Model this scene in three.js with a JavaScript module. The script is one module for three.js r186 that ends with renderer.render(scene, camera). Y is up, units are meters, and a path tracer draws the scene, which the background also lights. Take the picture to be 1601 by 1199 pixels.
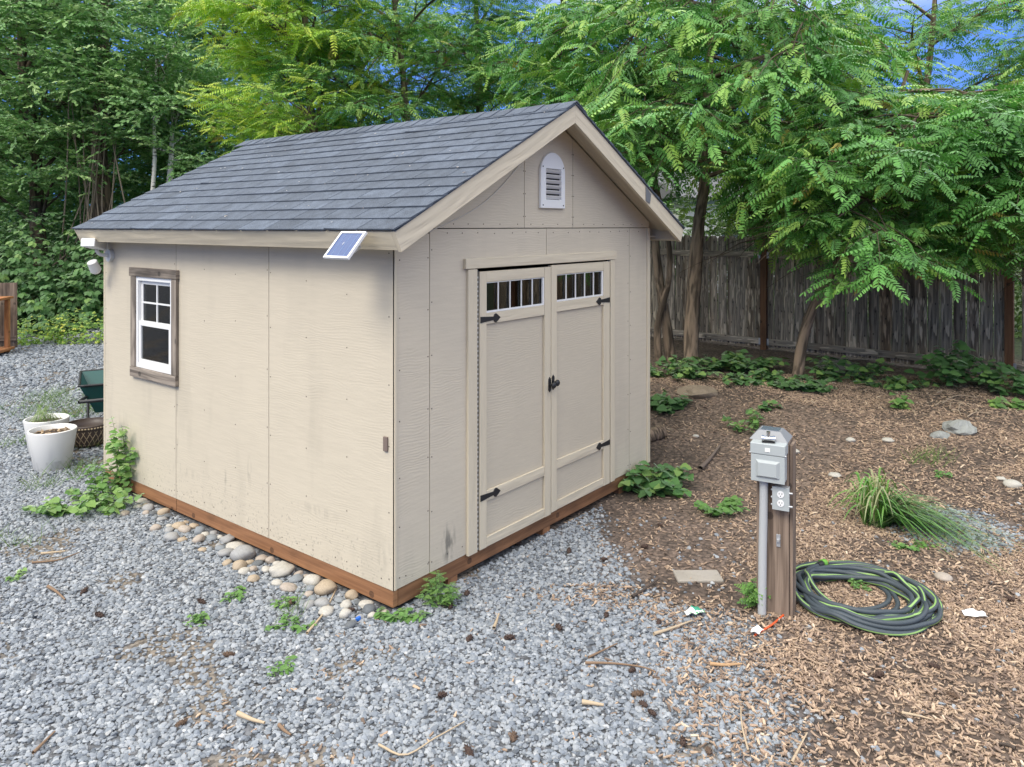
import * as THREE from 'three';
import { RoundedBoxGeometry } from 'three/addons/geometries/RoundedBoxGeometry.js';
import { mergeGeometries, toCreasedNormals } from 'three/addons/utils/BufferGeometryUtils.js';

// ------------------------------------------------------------------ camera, sky, sun, exposure
const scene = new THREE.Scene();
const EYE = 2.2315;
const camera = new THREE.PerspectiveCamera(53.21, 1024 / 767, 0.1, 1500);
camera.position.set(0, EYE, 0);
camera.lookAt(0, EYE, -10);
camera.setViewOffset(1024, 767, 0, 157.4, 1024, 767);   // rising-front lens: verticals stay upright
camera.updateProjectionMatrix();

const renderer = new THREE.WebGLRenderer({ antialias: true });
renderer.setSize(1024, 767);
renderer.toneMapping = THREE.LinearToneMapping;
renderer.toneMappingExposure = 1.88;
renderer.shadowMap.enabled = true;

const sun = new THREE.DirectionalLight(new THREE.Color(1.0, 0.94, 0.84), 1.35);
sun.position.set(-13, 26, 11);
sun.target.position.set(0, 0, -8);
sun.castShadow = true; sun.shadow.radius = 44;
sun.shadow.mapSize.set(2048, 2048);
Object.assign(sun.shadow.camera, { left: -20, right: 20, top: 20, bottom: -20, near: 1, far: 80 });
scene.add(sun, sun.target);

// ------------------------------------------------------------------ random numbers and noise
function rngOf(seed) {
  let a = seed >>> 0;
  return () => { a = (a + 0x6D2B79F5) | 0; let t = Math.imul(a ^ (a >>> 15), 1 | a); t = (t + Math.imul(t ^ (t >>> 7), 61 | t)) ^ t; return ((t ^ (t >>> 14)) >>> 0) / 4294967296; };
}
const R0 = rngOf(11);
const PERM = (() => { const p = Array.from({ length: 256 }, (_, i) => i); for (let i = 255; i > 0; i--) { const j = Math.floor(R0() * (i + 1)); [p[i], p[j]] = [p[j], p[i]]; } return p; })();
const hash = (x, y) => PERM[(PERM[x & 255] + y) & 255] / 255;
const mod = (a, n) => ((a % n) + n) % n;
function vn(x, y, px = 256, py = 256) {          // periodic value noise 0..1
  const xi = Math.floor(x), yi = Math.floor(y), fx = x - xi, fy = y - yi;
  const sx = fx * fx * (3 - 2 * fx), sy = fy * fy * (3 - 2 * fy);
  const x0 = mod(xi, px), x1 = mod(xi + 1, px), y0 = mod(yi, py), y1 = mod(yi + 1, py);
  return (hash(x0, y0) * (1 - sx) + hash(x1, y0) * sx) * (1 - sy) + (hash(x0, y1) * (1 - sx) + hash(x1, y1) * sx) * sy;
}
function fbm(x, y, px = 256, py = 256, oct = 4) { let s = 0, a = 0.5, n = 0; for (let o = 0; o < oct; o++) { s += a * vn(x + o * 17, y + o * 31, px, py); n += a; a *= 0.5; x *= 2; y *= 2; px *= 2; py *= 2; } return s / n; }
const clamp = (x, a = 0, b = 1) => Math.min(b, Math.max(a, x));
const sstep = (a, b, x) => { const t = clamp((x - a) / (b - a)); return t * t * (3 - 2 * t); };
const lerp = (a, b, t) => a + (b - a) * t;
const toS = (c) => 255 * clamp(c <= 0.0031308 ? 12.92 * c : 1.055 * Math.pow(c, 1 / 2.4) - 0.055);

function texOf(w, h, fn, color = true) {          // fn(x, y) with x, y in 0..1 gives linear colour or a height
  const data = new Uint8Array(w * h * 4);
  for (let j = 0; j < h; j++) for (let i = 0; i < w; i++) {
    const c = fn(i / w, j / h), k = (j * w + i) * 4;
    if (color) { data[k] = toS(c[0]); data[k + 1] = toS(c[1]); data[k + 2] = toS(c[2]); }
    else data[k] = data[k + 1] = data[k + 2] = 255 * clamp(c);
    data[k + 3] = 255;
  }
  const t = new THREE.DataTexture(data, w, h, THREE.RGBAFormat);
  t.wrapS = t.wrapT = THREE.RepeatWrapping; t.magFilter = THREE.LinearFilter; t.minFilter = THREE.LinearMipmapLinearFilter; t.generateMipmaps = true;
  if (color) t.colorSpace = THREE.SRGBColorSpace;
  t.needsUpdate = true;
  return t;
}

// ------------------------------------------------------------------ sky: blue with thin bright broken cloud
{
  const W = 1024, H = 512, data = new Float32Array(W * H * 4);
  for (let j = 0; j < H; j++) for (let i = 0; i < W; i++) {
    const el = ((j + 0.5) / H - 0.5) * Math.PI, az = ((i + 0.5) / W - 0.5) * 2 * Math.PI;
    const y = Math.sin(el), x = Math.cos(el) * Math.cos(az), z = Math.cos(el) * Math.sin(az);
    let c;
    if (y < 0) c = [0.16, 0.17, 0.15];
    else {
      const t = Math.pow(y, 0.5);
      c = [lerp(0.085, 0.09, t), lerp(0.2, 0.2, t), lerp(0.58, 0.52, t)];
      const k = 1.1 / (y + 0.16), cx = x * k * 1.3 + 40.7, cy = z * k * 1.3 + 63.2;
      const n = fbm(cx, cy, 256, 256, 5);
      const cl = sstep(0.34, 0.54, n) * sstep(0.225, 0.36, y);
      const b = 1.3 + 0.4 * fbm(cx * 2 + 9, cy * 2, 256, 256, 3);
      c = [lerp(c[0], b, cl), lerp(c[1], b * 0.985, cl), lerp(c[2], b * 0.95, cl)];
    }
    const k = (j * W + i) * 4; data[k] = c[0]; data[k + 1] = c[1]; data[k + 2] = c[2]; data[k + 3] = 1;
  }
  const sky = new THREE.DataTexture(data, W, H, THREE.RGBAFormat, THREE.FloatType);
  sky.mapping = THREE.EquirectangularReflectionMapping; sky.magFilter = THREE.LinearFilter; sky.minFilter = THREE.LinearFilter;
  sky.wrapS = THREE.RepeatWrapping; sky.needsUpdate = true;
  scene.background = sky; scene.environment = sky;
  scene.backgroundIntensity = 1; scene.environmentIntensity = 1;
}

// ------------------------------------------------------------------ naming, tagging, placing
const used = {};
function numbered(name) { const n = used[name] = (used[name] ?? -1) + 1; return n ? name + '_' + String(n).padStart(3, '0') : name; }
function tag(o, label, category, group, kind) {
  if (label) o.userData.label = label;
  if (category) o.userData.category = category;
  if (group) o.userData.group = group;
  if (kind) o.userData.kind = kind;
  return o;
}
function thing(name, label, category, pos = [0, 0, 0], turn = 0, group) {
  const o = new THREE.Group(); o.name = numbered(name); o.position.set(...pos); o.rotation.y = turn;
  tag(o, label, category, group); scene.add(o); return o;
}
function part(name, geo, mat, parent, label) {
  const m = new THREE.Mesh(geo, mat); m.castShadow = m.receiveShadow = true; m.name = parent === scene ? numbered(name) : name;
  if (label) m.userData.label = label;
  parent.add(m); return m;
}
function merged(list) { return mergeGeometries(list.map((g) => { const q = g.index ? g.toNonIndexed() : g.clone(); for (const k of Object.keys(q.attributes)) if (!['position', 'normal', 'uv'].includes(k)) q.deleteAttribute(k); return q; })); }
const V = (x, y, z) => new THREE.Vector3(x, y, z);

// ------------------------------------------------------------------ geometry helpers
function gridUV(g, grain = 'x', s = 1, ox = 0, oy = 0) {     // uv in metres by face direction, u along the grain
  if (g.index) g = g.toNonIndexed();
  const p = g.attributes.position, n = g.attributes.normal, uv = new Float32Array(p.count * 2), A = ['x', 'y', 'z'];
  for (let i = 0; i < p.count; i += 3) {
    const m = [0, 0, 0];
    for (let k = 0; k < 3; k++) { m[0] += n.getX(i + k); m[1] += n.getY(i + k); m[2] += n.getZ(i + k); }
    const ab = m.map(Math.abs), ax = ab[0] >= ab[1] && ab[0] >= ab[2] ? 0 : ab[1] >= ab[2] ? 1 : 2;
    const others = [0, 1, 2].filter((q) => q !== ax), gi = A.indexOf(grain);
    const a = others.includes(gi) ? gi : others[0], b = others.find((q) => q !== a);
    for (let k = 0; k < 3; k++) { const c = [p.getX(i + k), p.getY(i + k), p.getZ(i + k)]; uv[(i + k) * 2] = c[a] * s + ox; uv[(i + k) * 2 + 1] = c[b] * s + oy + 0.13 * ax; }
  }
  g.setAttribute('uv', new THREE.BufferAttribute(uv, 2)); return g;
}
let uvShift = 0;
// a board from corner (x0,y0,z0) to (x1,y1,z1) with softened edges
function board(x0, x1, y0, y1, z0, z1, grain = 'x', r = 0.003) {
  const w = x1 - x0, h = y1 - y0, d = z1 - z0;
  const g = new RoundedBoxGeometry(w, h, d, 1, Math.min(r, w * 0.3, h * 0.3, d * 0.3));
  g.translate((x0 + x1) / 2, (y0 + y1) / 2, (z0 + z1) / 2);
  uvShift += 0.317; return gridUV(g, grain, 1, uvShift, uvShift * 0.71);
}
function plainBox(x0, x1, y0, y1, z0, z1, grain = 'x') {
  const g = new THREE.BoxGeometry(x1 - x0, y1 - y0, z1 - z0); g.translate((x0 + x1) / 2, (y0 + y1) / 2, (z0 + z1) / 2);
  uvShift += 0.317; return gridUV(g, grain, 1, uvShift, uvShift * 0.71);
}
function poly(pts, holes = []) {
  const s = new THREE.Shape(pts.map((q) => new THREE.Vector2(...q)));
  for (const h of holes) s.holes.push(new THREE.Path(h.map((q) => new THREE.Vector2(...q))));
  return s;
}
const rect = (x0, x1, y0, y1) => [[x0, y0], [x1, y0], [x1, y1], [x0, y1]];
function slab(shape, depth, bevel = 0) { return new THREE.ExtrudeGeometry(shape, { depth, bevelEnabled: bevel > 0, bevelSize: bevel, bevelThickness: bevel, bevelSegments: 1, curveSegments: 12 }); }
function tube(pts, r0, r1, radial = 7, rings = 0, rough = 0, twist = 0) {       // tapered tube through points
  const curve = new THREE.CatmullRomCurve3(pts), n = rings || Math.max(3, pts.length * 2);
  const fr = curve.computeFrenetFrames(n, false), pos = [], nor = [], uv = [], idx = [];
  const len = curve.getLength();
  for (let i = 0; i <= n; i++) {
    const t = i / n, c = curve.getPointAt(t), r = lerp(r0, r1, t);
    for (let k = 0; k <= radial; k++) {
      const a = k / radial * Math.PI * 2, rr = r * (1 + (rough ? rough * (vn(k % radial * 1.7 + r0 * 90, t * len * 5) - 0.5) * 2 : 0));
      const d = fr.normals[i].clone().multiplyScalar(Math.cos(a)).addScaledVector(fr.binormals[i], Math.sin(a));
      pos.push(c.x + d.x * rr, c.y + d.y * rr, c.z + d.z * rr); nor.push(d.x, d.y, d.z); uv.push(t * len, twist * t * len + k / radial * Math.max(1, Math.round(r0 * 2 * Math.PI / 0.25)) * 0.25);
    }
  }
  for (let i = 0; i < n; i++) for (let k = 0; k < radial; k++) { const a = i * (radial + 1) + k, b = a + radial + 1; idx.push(a, a + 1, b, b, a + 1, b + 1); }
  const g = new THREE.BufferGeometry();
  g.setAttribute('position', new THREE.Float32BufferAttribute(pos, 3)); g.setAttribute('normal', new THREE.Float32BufferAttribute(nor, 3)); g.setAttribute('uv', new THREE.Float32BufferAttribute(uv, 2)); g.setIndex(idx);
  return g;
}
function cyl(r0, r1, h, seg = 12) { const g = new THREE.CylinderGeometry(r1, r0, h, seg); g.translate(0, h / 2, 0); return g; }

// ------------------------------------------------------------------ textures and materials
const std = (color, roughness = 0.8, extra = {}) => new THREE.MeshStandardMaterial({ color: new THREE.Color().setRGB(...color), roughness, ...extra });
const phys = (color, roughness, extra = {}) => new THREE.MeshPhysicalMaterial({ color: new THREE.Color().setRGB(...color), roughness, ...extra });

// embossed wood-grain siding, one tile is 1.2 m
const sidingBump = texOf(1024, 1024, (x, y) => {
  const wx = fbm(x * 6, y * 10, 6, 10, 3), wy = fbm(x * 4 + 7, y * 24, 4, 24, 3);
  const rip = 0.5 + 0.5 * Math.sin(2 * Math.PI * (y * 64 + 3.0 * wx + 1.3 * wy));
  const on = sstep(0.42, 0.62, fbm(x * 5 + 3, y * 7 + 5, 5, 7, 3));
  return 0.3 + 0.35 * rip * on + 0.2 * vn(x * 60, y * 220, 60, 220) + 0.25 * vn(x * 14, y * 120, 14, 120) * (1 - on);
}, false);
const sidingMap = texOf(1024, 1024, (x, y) => {
  const b = 0.965 + 0.05 * (fbm(x * 8, y * 8, 8, 8, 4) - 0.5) + 0.05 * (vn(x * 20, y * 160, 20, 160) - 0.5) + 0.05 * (fbm(x * 2, y * 2, 2, 2, 3) - 0.5);
  const spot = vn(x * 150, y * 150, 150, 150) > 0.985 ? 0.82 : 1;
  return [b * spot, b * 0.995 * spot, b * 0.985 * spot];
});
sidingBump.repeat.set(1 / 1.2, 1 / 1.2); sidingMap.repeat.set(1 / 1.2, 1 / 1.2);
const siding = std([0.525, 0.465, 0.362], 0.72, { map: sidingMap, bumpMap: sidingBump, bumpScale: 0.0013 });
function stained(spots, seed) {                       // one wall-sized map, 3.75 m, with mildew smears where the wall has them
  const t = texOf(1024, 1024, (x, y) => {
    const X = x * 3.75, Y = y * 3.75, b = 0.975 + 0.06 * (fbm(X * 3, Y * 3 + seed, 256, 256, 4) - 0.5) + 0.06 * (vn(X * 9 + seed, Y * 100, 256, 1024) - 0.5); let k = 0;
    for (const [sx, sy, w, h, a] of spots) { const q = Math.hypot((X - sx) / w, (Y - sy) / h); if (q < 1.3) k = Math.max(k, a * (1 - sstep(0.3, 1.2, q)) * sstep(0.35, 0.7, fbm(X * 40 + seed, Y * 14, 256, 256, 3))); }
    const sp = Y < 0.62 && vn(X * 95 + seed, Y * 95, 512, 512) > lerp(0.80, 1.0, sstep(0.1, 0.6, Y)) ? 0.22 : 0; k = Math.max(k, sp, 0.07 * sstep(0.55, 0.75, fbm(X * 5 + seed, Y * 1.2, 256, 256, 4)) * (Y < 1.2 ? 1 : 0.5));
    return [b * (1 - k), b * (1 - 0.98 * k), b * (1 - 0.95 * k)];
  });
  t.repeat.set(1 / 3.75, 1 / 3.75); return t;
}
const frontMap = stained([[0.47, 0.5, 0.07, 0.14, 0.6], [0.36, 0.33, 0.03, 0.1, 0.35], [1.2, 0.3, 0.2, 0.06, 0.2], [0.9, 2.2, 0.3, 0.04, 0.12], [2.6, 0.3, 0.1, 0.1, 0.3], [0.15, 0.2, 0.2, 0.05, 0.25]], 3);
const sideMap = stained([[-1.45, 0.52, 0.03, 0.12, 0.22], [-1.75, 0.4, 0.02, 0.1, 0.25], [-0.7, 0.42, 0.25, 0.05, 0.12], [-2.3, 0.35, 0.3, 0.05, 0.1], [-0.1, 0.3, 0.1, 0.15, 0.14], [-3.3, 0.5, 0.2, 0.2, 0.1], [-2.42, 0.75, 0.02, 0.4, 0.2]].map((q) => [q[0] + 3.75, ...q.slice(1)]), 9);
const sidingFront = std([0.545, 0.482, 0.376], 0.72, { map: frontMap, bumpMap: sidingBump, bumpScale: 0.0012 });
const sidingSide = std([0.525, 0.465, 0.362], 0.72, { map: sideMap, bumpMap: sidingBump, bumpScale: 0.0009 });
const sidingB = std([0.545, 0.482, 0.376], 0.72, { map: sidingMap, bumpMap: sidingBump, bumpScale: 0.0016 });
const grainBump = texOf(512, 512, (x, y) => 0.6 * fbm(x * 3, y * 70 + 2 * fbm(x * 3, y * 4, 3, 4, 2), 3, 70, 2) + 0.4 * (0.5 + 0.5 * Math.sin(2 * Math.PI * (y * 14 + 2.4 * fbm(x * 2, y * 5, 2, 5, 3)))), false);
const trimPaint = std([0.585, 0.515, 0.39], 0.7, { map: sidingMap, bumpMap: grainBump, bumpScale: 0.0035 });
const soffitPaint = std([0.52, 0.45, 0.345], 0.8, { map: sidingMap, bumpMap: grainBump, bumpScale: 0.001 });

// sawn wood: grain runs along u, a tile is 1 m
function woodTex(a, b, dark, streak = 1) {
  return texOf(512, 512, (x, y) => {
    const g = fbm(x * 2, y * 48 + 1.5 * fbm(x * 2, y * 3, 2, 3, 2), 2, 48, 3), f = vn(x * 6, y * 190, 6, 190), m = fbm(x * 3, y * 5, 3, 5, 4);
    let t = clamp(0.5 + (g - 0.5) * 1.5 * streak + (f - 0.5) * 0.5 * streak);
    const kx = mod(x * 2 + 0.3, 1) - 0.5, ky = mod(y * 5 + 0.4 + Math.floor(x * 2) * 0.37, 1) - 0.5, kn = Math.hypot(kx * 7, ky * 3.2);
    const ck = kn < 0.32 ? 0.45 : 1, c = [0, 1, 2].map((i) => lerp(a[i], b[i], t) * lerp(1, dark, sstep(0.52, 0.72, m)) * ck);
    return c;
  });
}
const greyWoodMap = woodTex([0.09, 0.08, 0.072], [0.27, 0.25, 0.225], 0.5, 1.2);
const stainWoodMap = woodTex([0.18, 0.08, 0.034], [0.32, 0.155, 0.07], 0.7, 0.8);
const brownWoodMap = woodTex([0.085, 0.055, 0.038], [0.22, 0.155, 0.11], 0.6, 1.2);
const fenceMap = texOf(512, 512, (x, y) => {
  const g = fbm(x * 2, y * 48 + 1.5 * fbm(x * 2, y * 3, 2, 3, 2), 2, 48, 3), f = vn(x * 6, y * 190, 6, 190), m = fbm(x * 3, y * 6, 3, 6, 4), p = sstep(0.6, 0.72, fbm(x * 5 + 9, y * 26 + 4, 5, 26, 3));
  const t = clamp(0.5 + (g - 0.5) * 1.6 + (f - 0.5) * 0.5), d = lerp(1, 0.55, sstep(0.52, 0.7, m)), w = sstep(0.45, 0.65, fbm(x * 2 + 3, y * 4 + 8, 2, 4, 3));
  const kx = mod(x * 3 + 0.3, 1) - 0.5, ky = mod(y * 5 + 0.4 + Math.floor(x * 3) * 0.37, 1) - 0.5, ck = Math.hypot(kx * 5, ky * 3.2) < 0.25 ? 0.4 : 1;
  return [[0.10, 0.27, 0.46, 0.17], [0.09, 0.245, 0.41, 0.13], [0.077, 0.21, 0.34, 0.095]].map(([a, b, c, br]) => lerp(lerp(lerp(a, b, t), br * (0.6 + 0.8 * t), 0.5 * w) * d, c, p * 0.75) * ck);
});
const fenceMats = [[1, 1, 1], [0.8, 0.79, 0.77], [1.15, 1.13, 1.08], [0.86, 0.74, 0.62], [0.68, 0.66, 0.64]].map((c) => std([c[0] * 1.42, c[1] * 1.33, c[2] * 1.2], 0.9, { map: fenceMap, bumpMap: grainBump, bumpScale: 0.004 }));
const fencePost = std([0.62, 0.62, 0.6], 0.85, { map: stainWoodMap, bumpMap: grainBump, bumpScale: 0.002 });
const skidWood = std([1, 1, 1], 0.75, { map: stainWoodMap, bumpMap: grainBump, bumpScale: 0.0015 });
const oldTrim = std([1.15, 1.05, 0.95], 0.85, { map: greyWoodMap, bumpMap: grainBump, bumpScale: 0.003 });
const postWood = std([1.15, 1.22, 1.28], 0.85, { map: brownWoodMap, bumpMap: grainBump, bumpScale: 0.004 });
const orangeWood = std([1.5, 1.35, 1.1], 0.7, { map: stainWoodMap });
const barkMap = texOf(512, 512, (x, y) => {
  const g = fbm(x * 5 + 2 * vn(x * 4, y * 6, 4, 6), y * 22, 5, 22, 4), b = lerp(0.45, 1.5, sstep(0.3, 0.7, g));
  return [0.17 * b, 0.125 * b, 0.088 * b];
});
const barkBump = texOf(512, 512, (x, y) => fbm(x * 5 + 2 * vn(x * 4, y * 6, 4, 6), y * 22, 5, 22, 4), false);
for (const t of [barkMap, barkBump]) t.repeat.set(1, 1);
const bark = std([1, 1, 1], 0.95, { map: barkMap, bumpMap: barkBump, bumpScale: 0.012 });
const barkDark = std([0.6, 0.58, 0.56], 0.95, { map: barkMap, bumpMap: barkBump, bumpScale: 0.012 });
const birchBark = std([0.62, 0.6, 0.56], 0.8, { map: texOf(256, 256, (x, y) => { const d = fbm(x * 30, y * 3, 30, 3, 3) > 0.62 ? 0.2 : 1; return [d, d * 0.98, d * 0.95]; }) });
const twigMat = std([0.09, 0.068, 0.046], 0.95);

const granule = texOf(512, 512, (x, y) => {
  const f = vn(x * 256, y * 256, 256, 256), m = fbm(x * 12, y * 12, 12, 12, 3), b = 0.55 + 0.7 * f * f + 0.5 * (m - 0.5);
  return [b * 0.62, b * 0.64, b * 0.66];
});
const granuleBump = texOf(512, 512, (x, y) => vn(x * 256, y * 256, 256, 256), false);
granule.repeat.set(1.6, 1.6); granuleBump.repeat.set(1.6, 1.6);
const shingleMats = [0.85, 0.94, 1, 1.07, 1.15].map((k, i) => std([0.165 * k, 0.195 * k, 0.245 * k], 0.92, { map: granule, bumpMap: granuleBump, bumpScale: 0.0015 }));
const white = std([0.72, 0.72, 0.71], 0.45);
const offWhite = std([0.58, 0.58, 0.56], 0.5);
const black = std([0.012, 0.012, 0.014], 0.5);
const darkGap = std([0.02, 0.018, 0.016], 1);
const innerWood = std([0.09, 0.055, 0.035], 0.9);
const glass = phys([0.42, 0.44, 0.45], 0.02, { transmission: 1, thickness: 0, ior: 1.5 });
const greyBox = std([0.36, 0.39, 0.39], 0.5);
const galv = std([0.45, 0.46, 0.47], 0.42, { metalness: 0.55 });
const pvc = std([0.4, 0.415, 0.42], 0.6);

// ------------------------------------------------------------------ ground heights and the pixel-to-ground helper
const SX = -0.687, SD = 4.428, YAW = 0.9046, CS = Math.cos(YAW), SN = Math.sin(YAW), SW = 3.09, SL = 3.658;
function toShed(X, d) { const a = X - SX, b = d - SD; return [a * CS + b * SN, -a * SN + b * CS]; }
function fromShed(u, v) { return [SX + u * CS - v * SN, SD + u * SN + v * CS]; }
function ground(X, d) {
  const [u, v] = toShed(X, d);
  const wob = 0.5 * (fbm(u * 0.5 + 50, v * 0.5 + 50) - 0.5);
  const near = sstep(0.2, 1.2, v);
  let h = 0.36 * sstep(lerp(2.8, 3.3, near) + wob, lerp(6.0, 5.1, near) + wob, u) * sstep(-7.5, -3.5, v);
  h += 0.13 * (fbm(X * 1.3 + 20, d * 1.3 + 20, 256, 256, 3) - 0.5) * sstep(2.9, 4, u);
  h += 0.018 * (fbm(X * 1.8 + 90, d * 1.8 + 90, 256, 256, 3) - 0.5);
  if (u > -0.6 && u < 3.4) h -= 0.035 * sstep(-1.1, -0.15, v) * (1 - sstep(3.6, 4.2, v)) * sstep(-0.25, 0.5, u);   // gravel is lower under the front sill
  if (d > 14.6 && X < -2) h += 0.5 * sstep(14.6, 20, d);
  return h;
}
function at(px, py, h = null) {                   // ground point seen at a pixel of the photograph
  let y = h ?? 0;
  for (let k = 0; k < 12; k++) {
    const d = 1197 * (EYE - y) / (py - 353.5), X = (px - 800.5) / 1197 * d;
    if (h !== null) return [X, y, d];
    y = lerp(y, ground(X, d), 0.7);
  }
  const d = 1197 * (EYE - y) / (py - 353.5);
  return [(px - 800.5) / 1197 * d, y, d];
}
const W3 = ([X, y, d]) => [X, y, -d];
const EDGE = [[1.5, 1.1], [3.1, 1.16], [3.83, 1.2], [4.2, 1.3], [4.4, 1.2], [4.55, 0.72], [4.8, 0.62], [5.07, 0.66], [5.97, 0.5], [6.6, 0.6], [7.5, 0.9]];
function edgeX(d) { if (d <= EDGE[0][0]) return EDGE[0][1]; for (let i = 1; i < EDGE.length; i++) if (d < EDGE[i][0]) { const [a, b] = [EDGE[i - 1], EDGE[i]]; return lerp(a[1], b[1], (d - a[0]) / (b[0] - a[0])); } return 1.0; }
function gravelness(X, d) {                       // 1 on the gravel, 0 on soil and chips
  const [u, v] = toShed(X, d);
  let g = 1 - sstep(-0.28, 0.28, X - edgeX(d) + 0.45 * (fbm(X * 2.2 + 33, d * 2.2 + 11, 256, 256, 3) - 0.5));
  if (v > 0 && u > 1.6 && X > 0) g = 0;
  // a small scatter of gravel behind the grass
  const q = Math.hypot((X - 3.22) / 0.5, (d - 5.55) / 0.42); g = Math.max(g, 0.75 * (1 - sstep(0.5, 1.1, q)));
  return g;
}
function inShed(X, d, m = 0) { const [u, v] = toShed(X, d); return u > -m && u < SW + m && v > -m && v < SL + m; }

const gravelDetail = texOf(1024, 1024, (x, y) => {
  const c = Math.floor(x * 64), r = Math.floor(y * 64); let best = 9, id = 0;
  for (let a = -1; a <= 1; a++) for (let b = -1; b <= 1; b++) { const cx = mod(c + a, 64), cy = mod(r + b, 64), dx = c + a + hash(cx, cy) - x * 64, dy = r + b + hash(cy + 91, cx + 17) - y * 64, q = dx * dx + dy * dy; if (q < best) { best = q; id = hash(cx + 7, cy + 3); } }
  const e = (0.45 + 0.8 * id) * (1 - 0.45 * sstep(0.15, 0.5, best)); return [e * 0.75, e * 0.76, e * 0.78];
});
gravelDetail.repeat.set(0.6, 0.6);
const gravelDetailBump = texOf(512, 512, (x, y) => fbm(x * 64, y * 64, 64, 64, 3), false);
gravelDetailBump.repeat.set(0.6, 0.6);

// the ground: one sheet out to the horizon
{
  const line = (lo, hi, step, far) => { const a = [...far.map((q) => lo - q).reverse()]; for (let x = lo; x <= hi + 1e-6; x += step) a.push(x); return a.concat(far.map((q) => hi + q)); };
  const xs = line(-13, 12, 0.1, [2, 6, 14, 40, 120, 500]), ds = line(2, 24, 0.1, [2, 6, 14, 40, 120, 500]);
  const pos = [], col = [], uv = [], idx = [];
  for (const d of ds) for (const X of xs) {
    pos.push(X, ground(X, d), -d); uv.push(X, d);
    const g = gravelness(X, d), [u, v] = toShed(X, d), n = fbm(X * 1.5 + 5, d * 1.5 + 8, 256, 256, 4), n2 = fbm(X * 5, d * 5, 256, 256, 3);
    let gr = [0.17, 0.175, 0.185], so = [0.165 + 0.08 * n2, 0.12 + 0.055 * n2, 0.09 + 0.04 * n2];
    const bare = sstep(0.5, 0.62, n); so = so.map((c) => c * lerp(1.05, 0.72, bare));
    const tan = sstep(0.62, 0.72, fbm(X * 2.5 + 70, d * 2.5 + 70, 256, 256, 3)); gr = gr.map((c, i) => lerp(c, [0.3, 0.24, 0.17][i], tan * 0.7));
    let c = gr.map((q, i) => lerp(so[i], q, g));
    const grass = Math.max(sstep(13.6, 15.2, d + (n - 0.5) * 2) * (X < -2 ? 1 : 0), sstep(8.8, 10.5, u));
    c = c.map((q, i) => lerp(q, [0.07, 0.1, 0.035][i], grass));
    col.push(...c);
  }
  const nx = xs.length;
  for (let j = 0; j < ds.length - 1; j++) for (let i = 0; i < nx - 1; i++) { const a = j * nx + i; idx.push(a, a + 1, a + nx, a + 1, a + nx + 1, a + nx); }
  const g = new THREE.BufferGeometry();
  g.setAttribute('position', new THREE.Float32BufferAttribute(pos, 3)); g.setAttribute('uv', new THREE.Float32BufferAttribute(uv, 2)); g.setAttribute('color', new THREE.Float32BufferAttribute(col, 3)); g.setIndex(idx); g.computeVertexNormals();
  const m = part('ground', g, new THREE.MeshStandardMaterial({ vertexColors: true, map: gravelDetail, bumpMap: gravelDetailBump, bumpScale: 0.012, roughness: 0.97 }), scene);
  tag(m, 'grey gravel yard running into brown soil with wood chips', null, null, 'structure');
}

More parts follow.
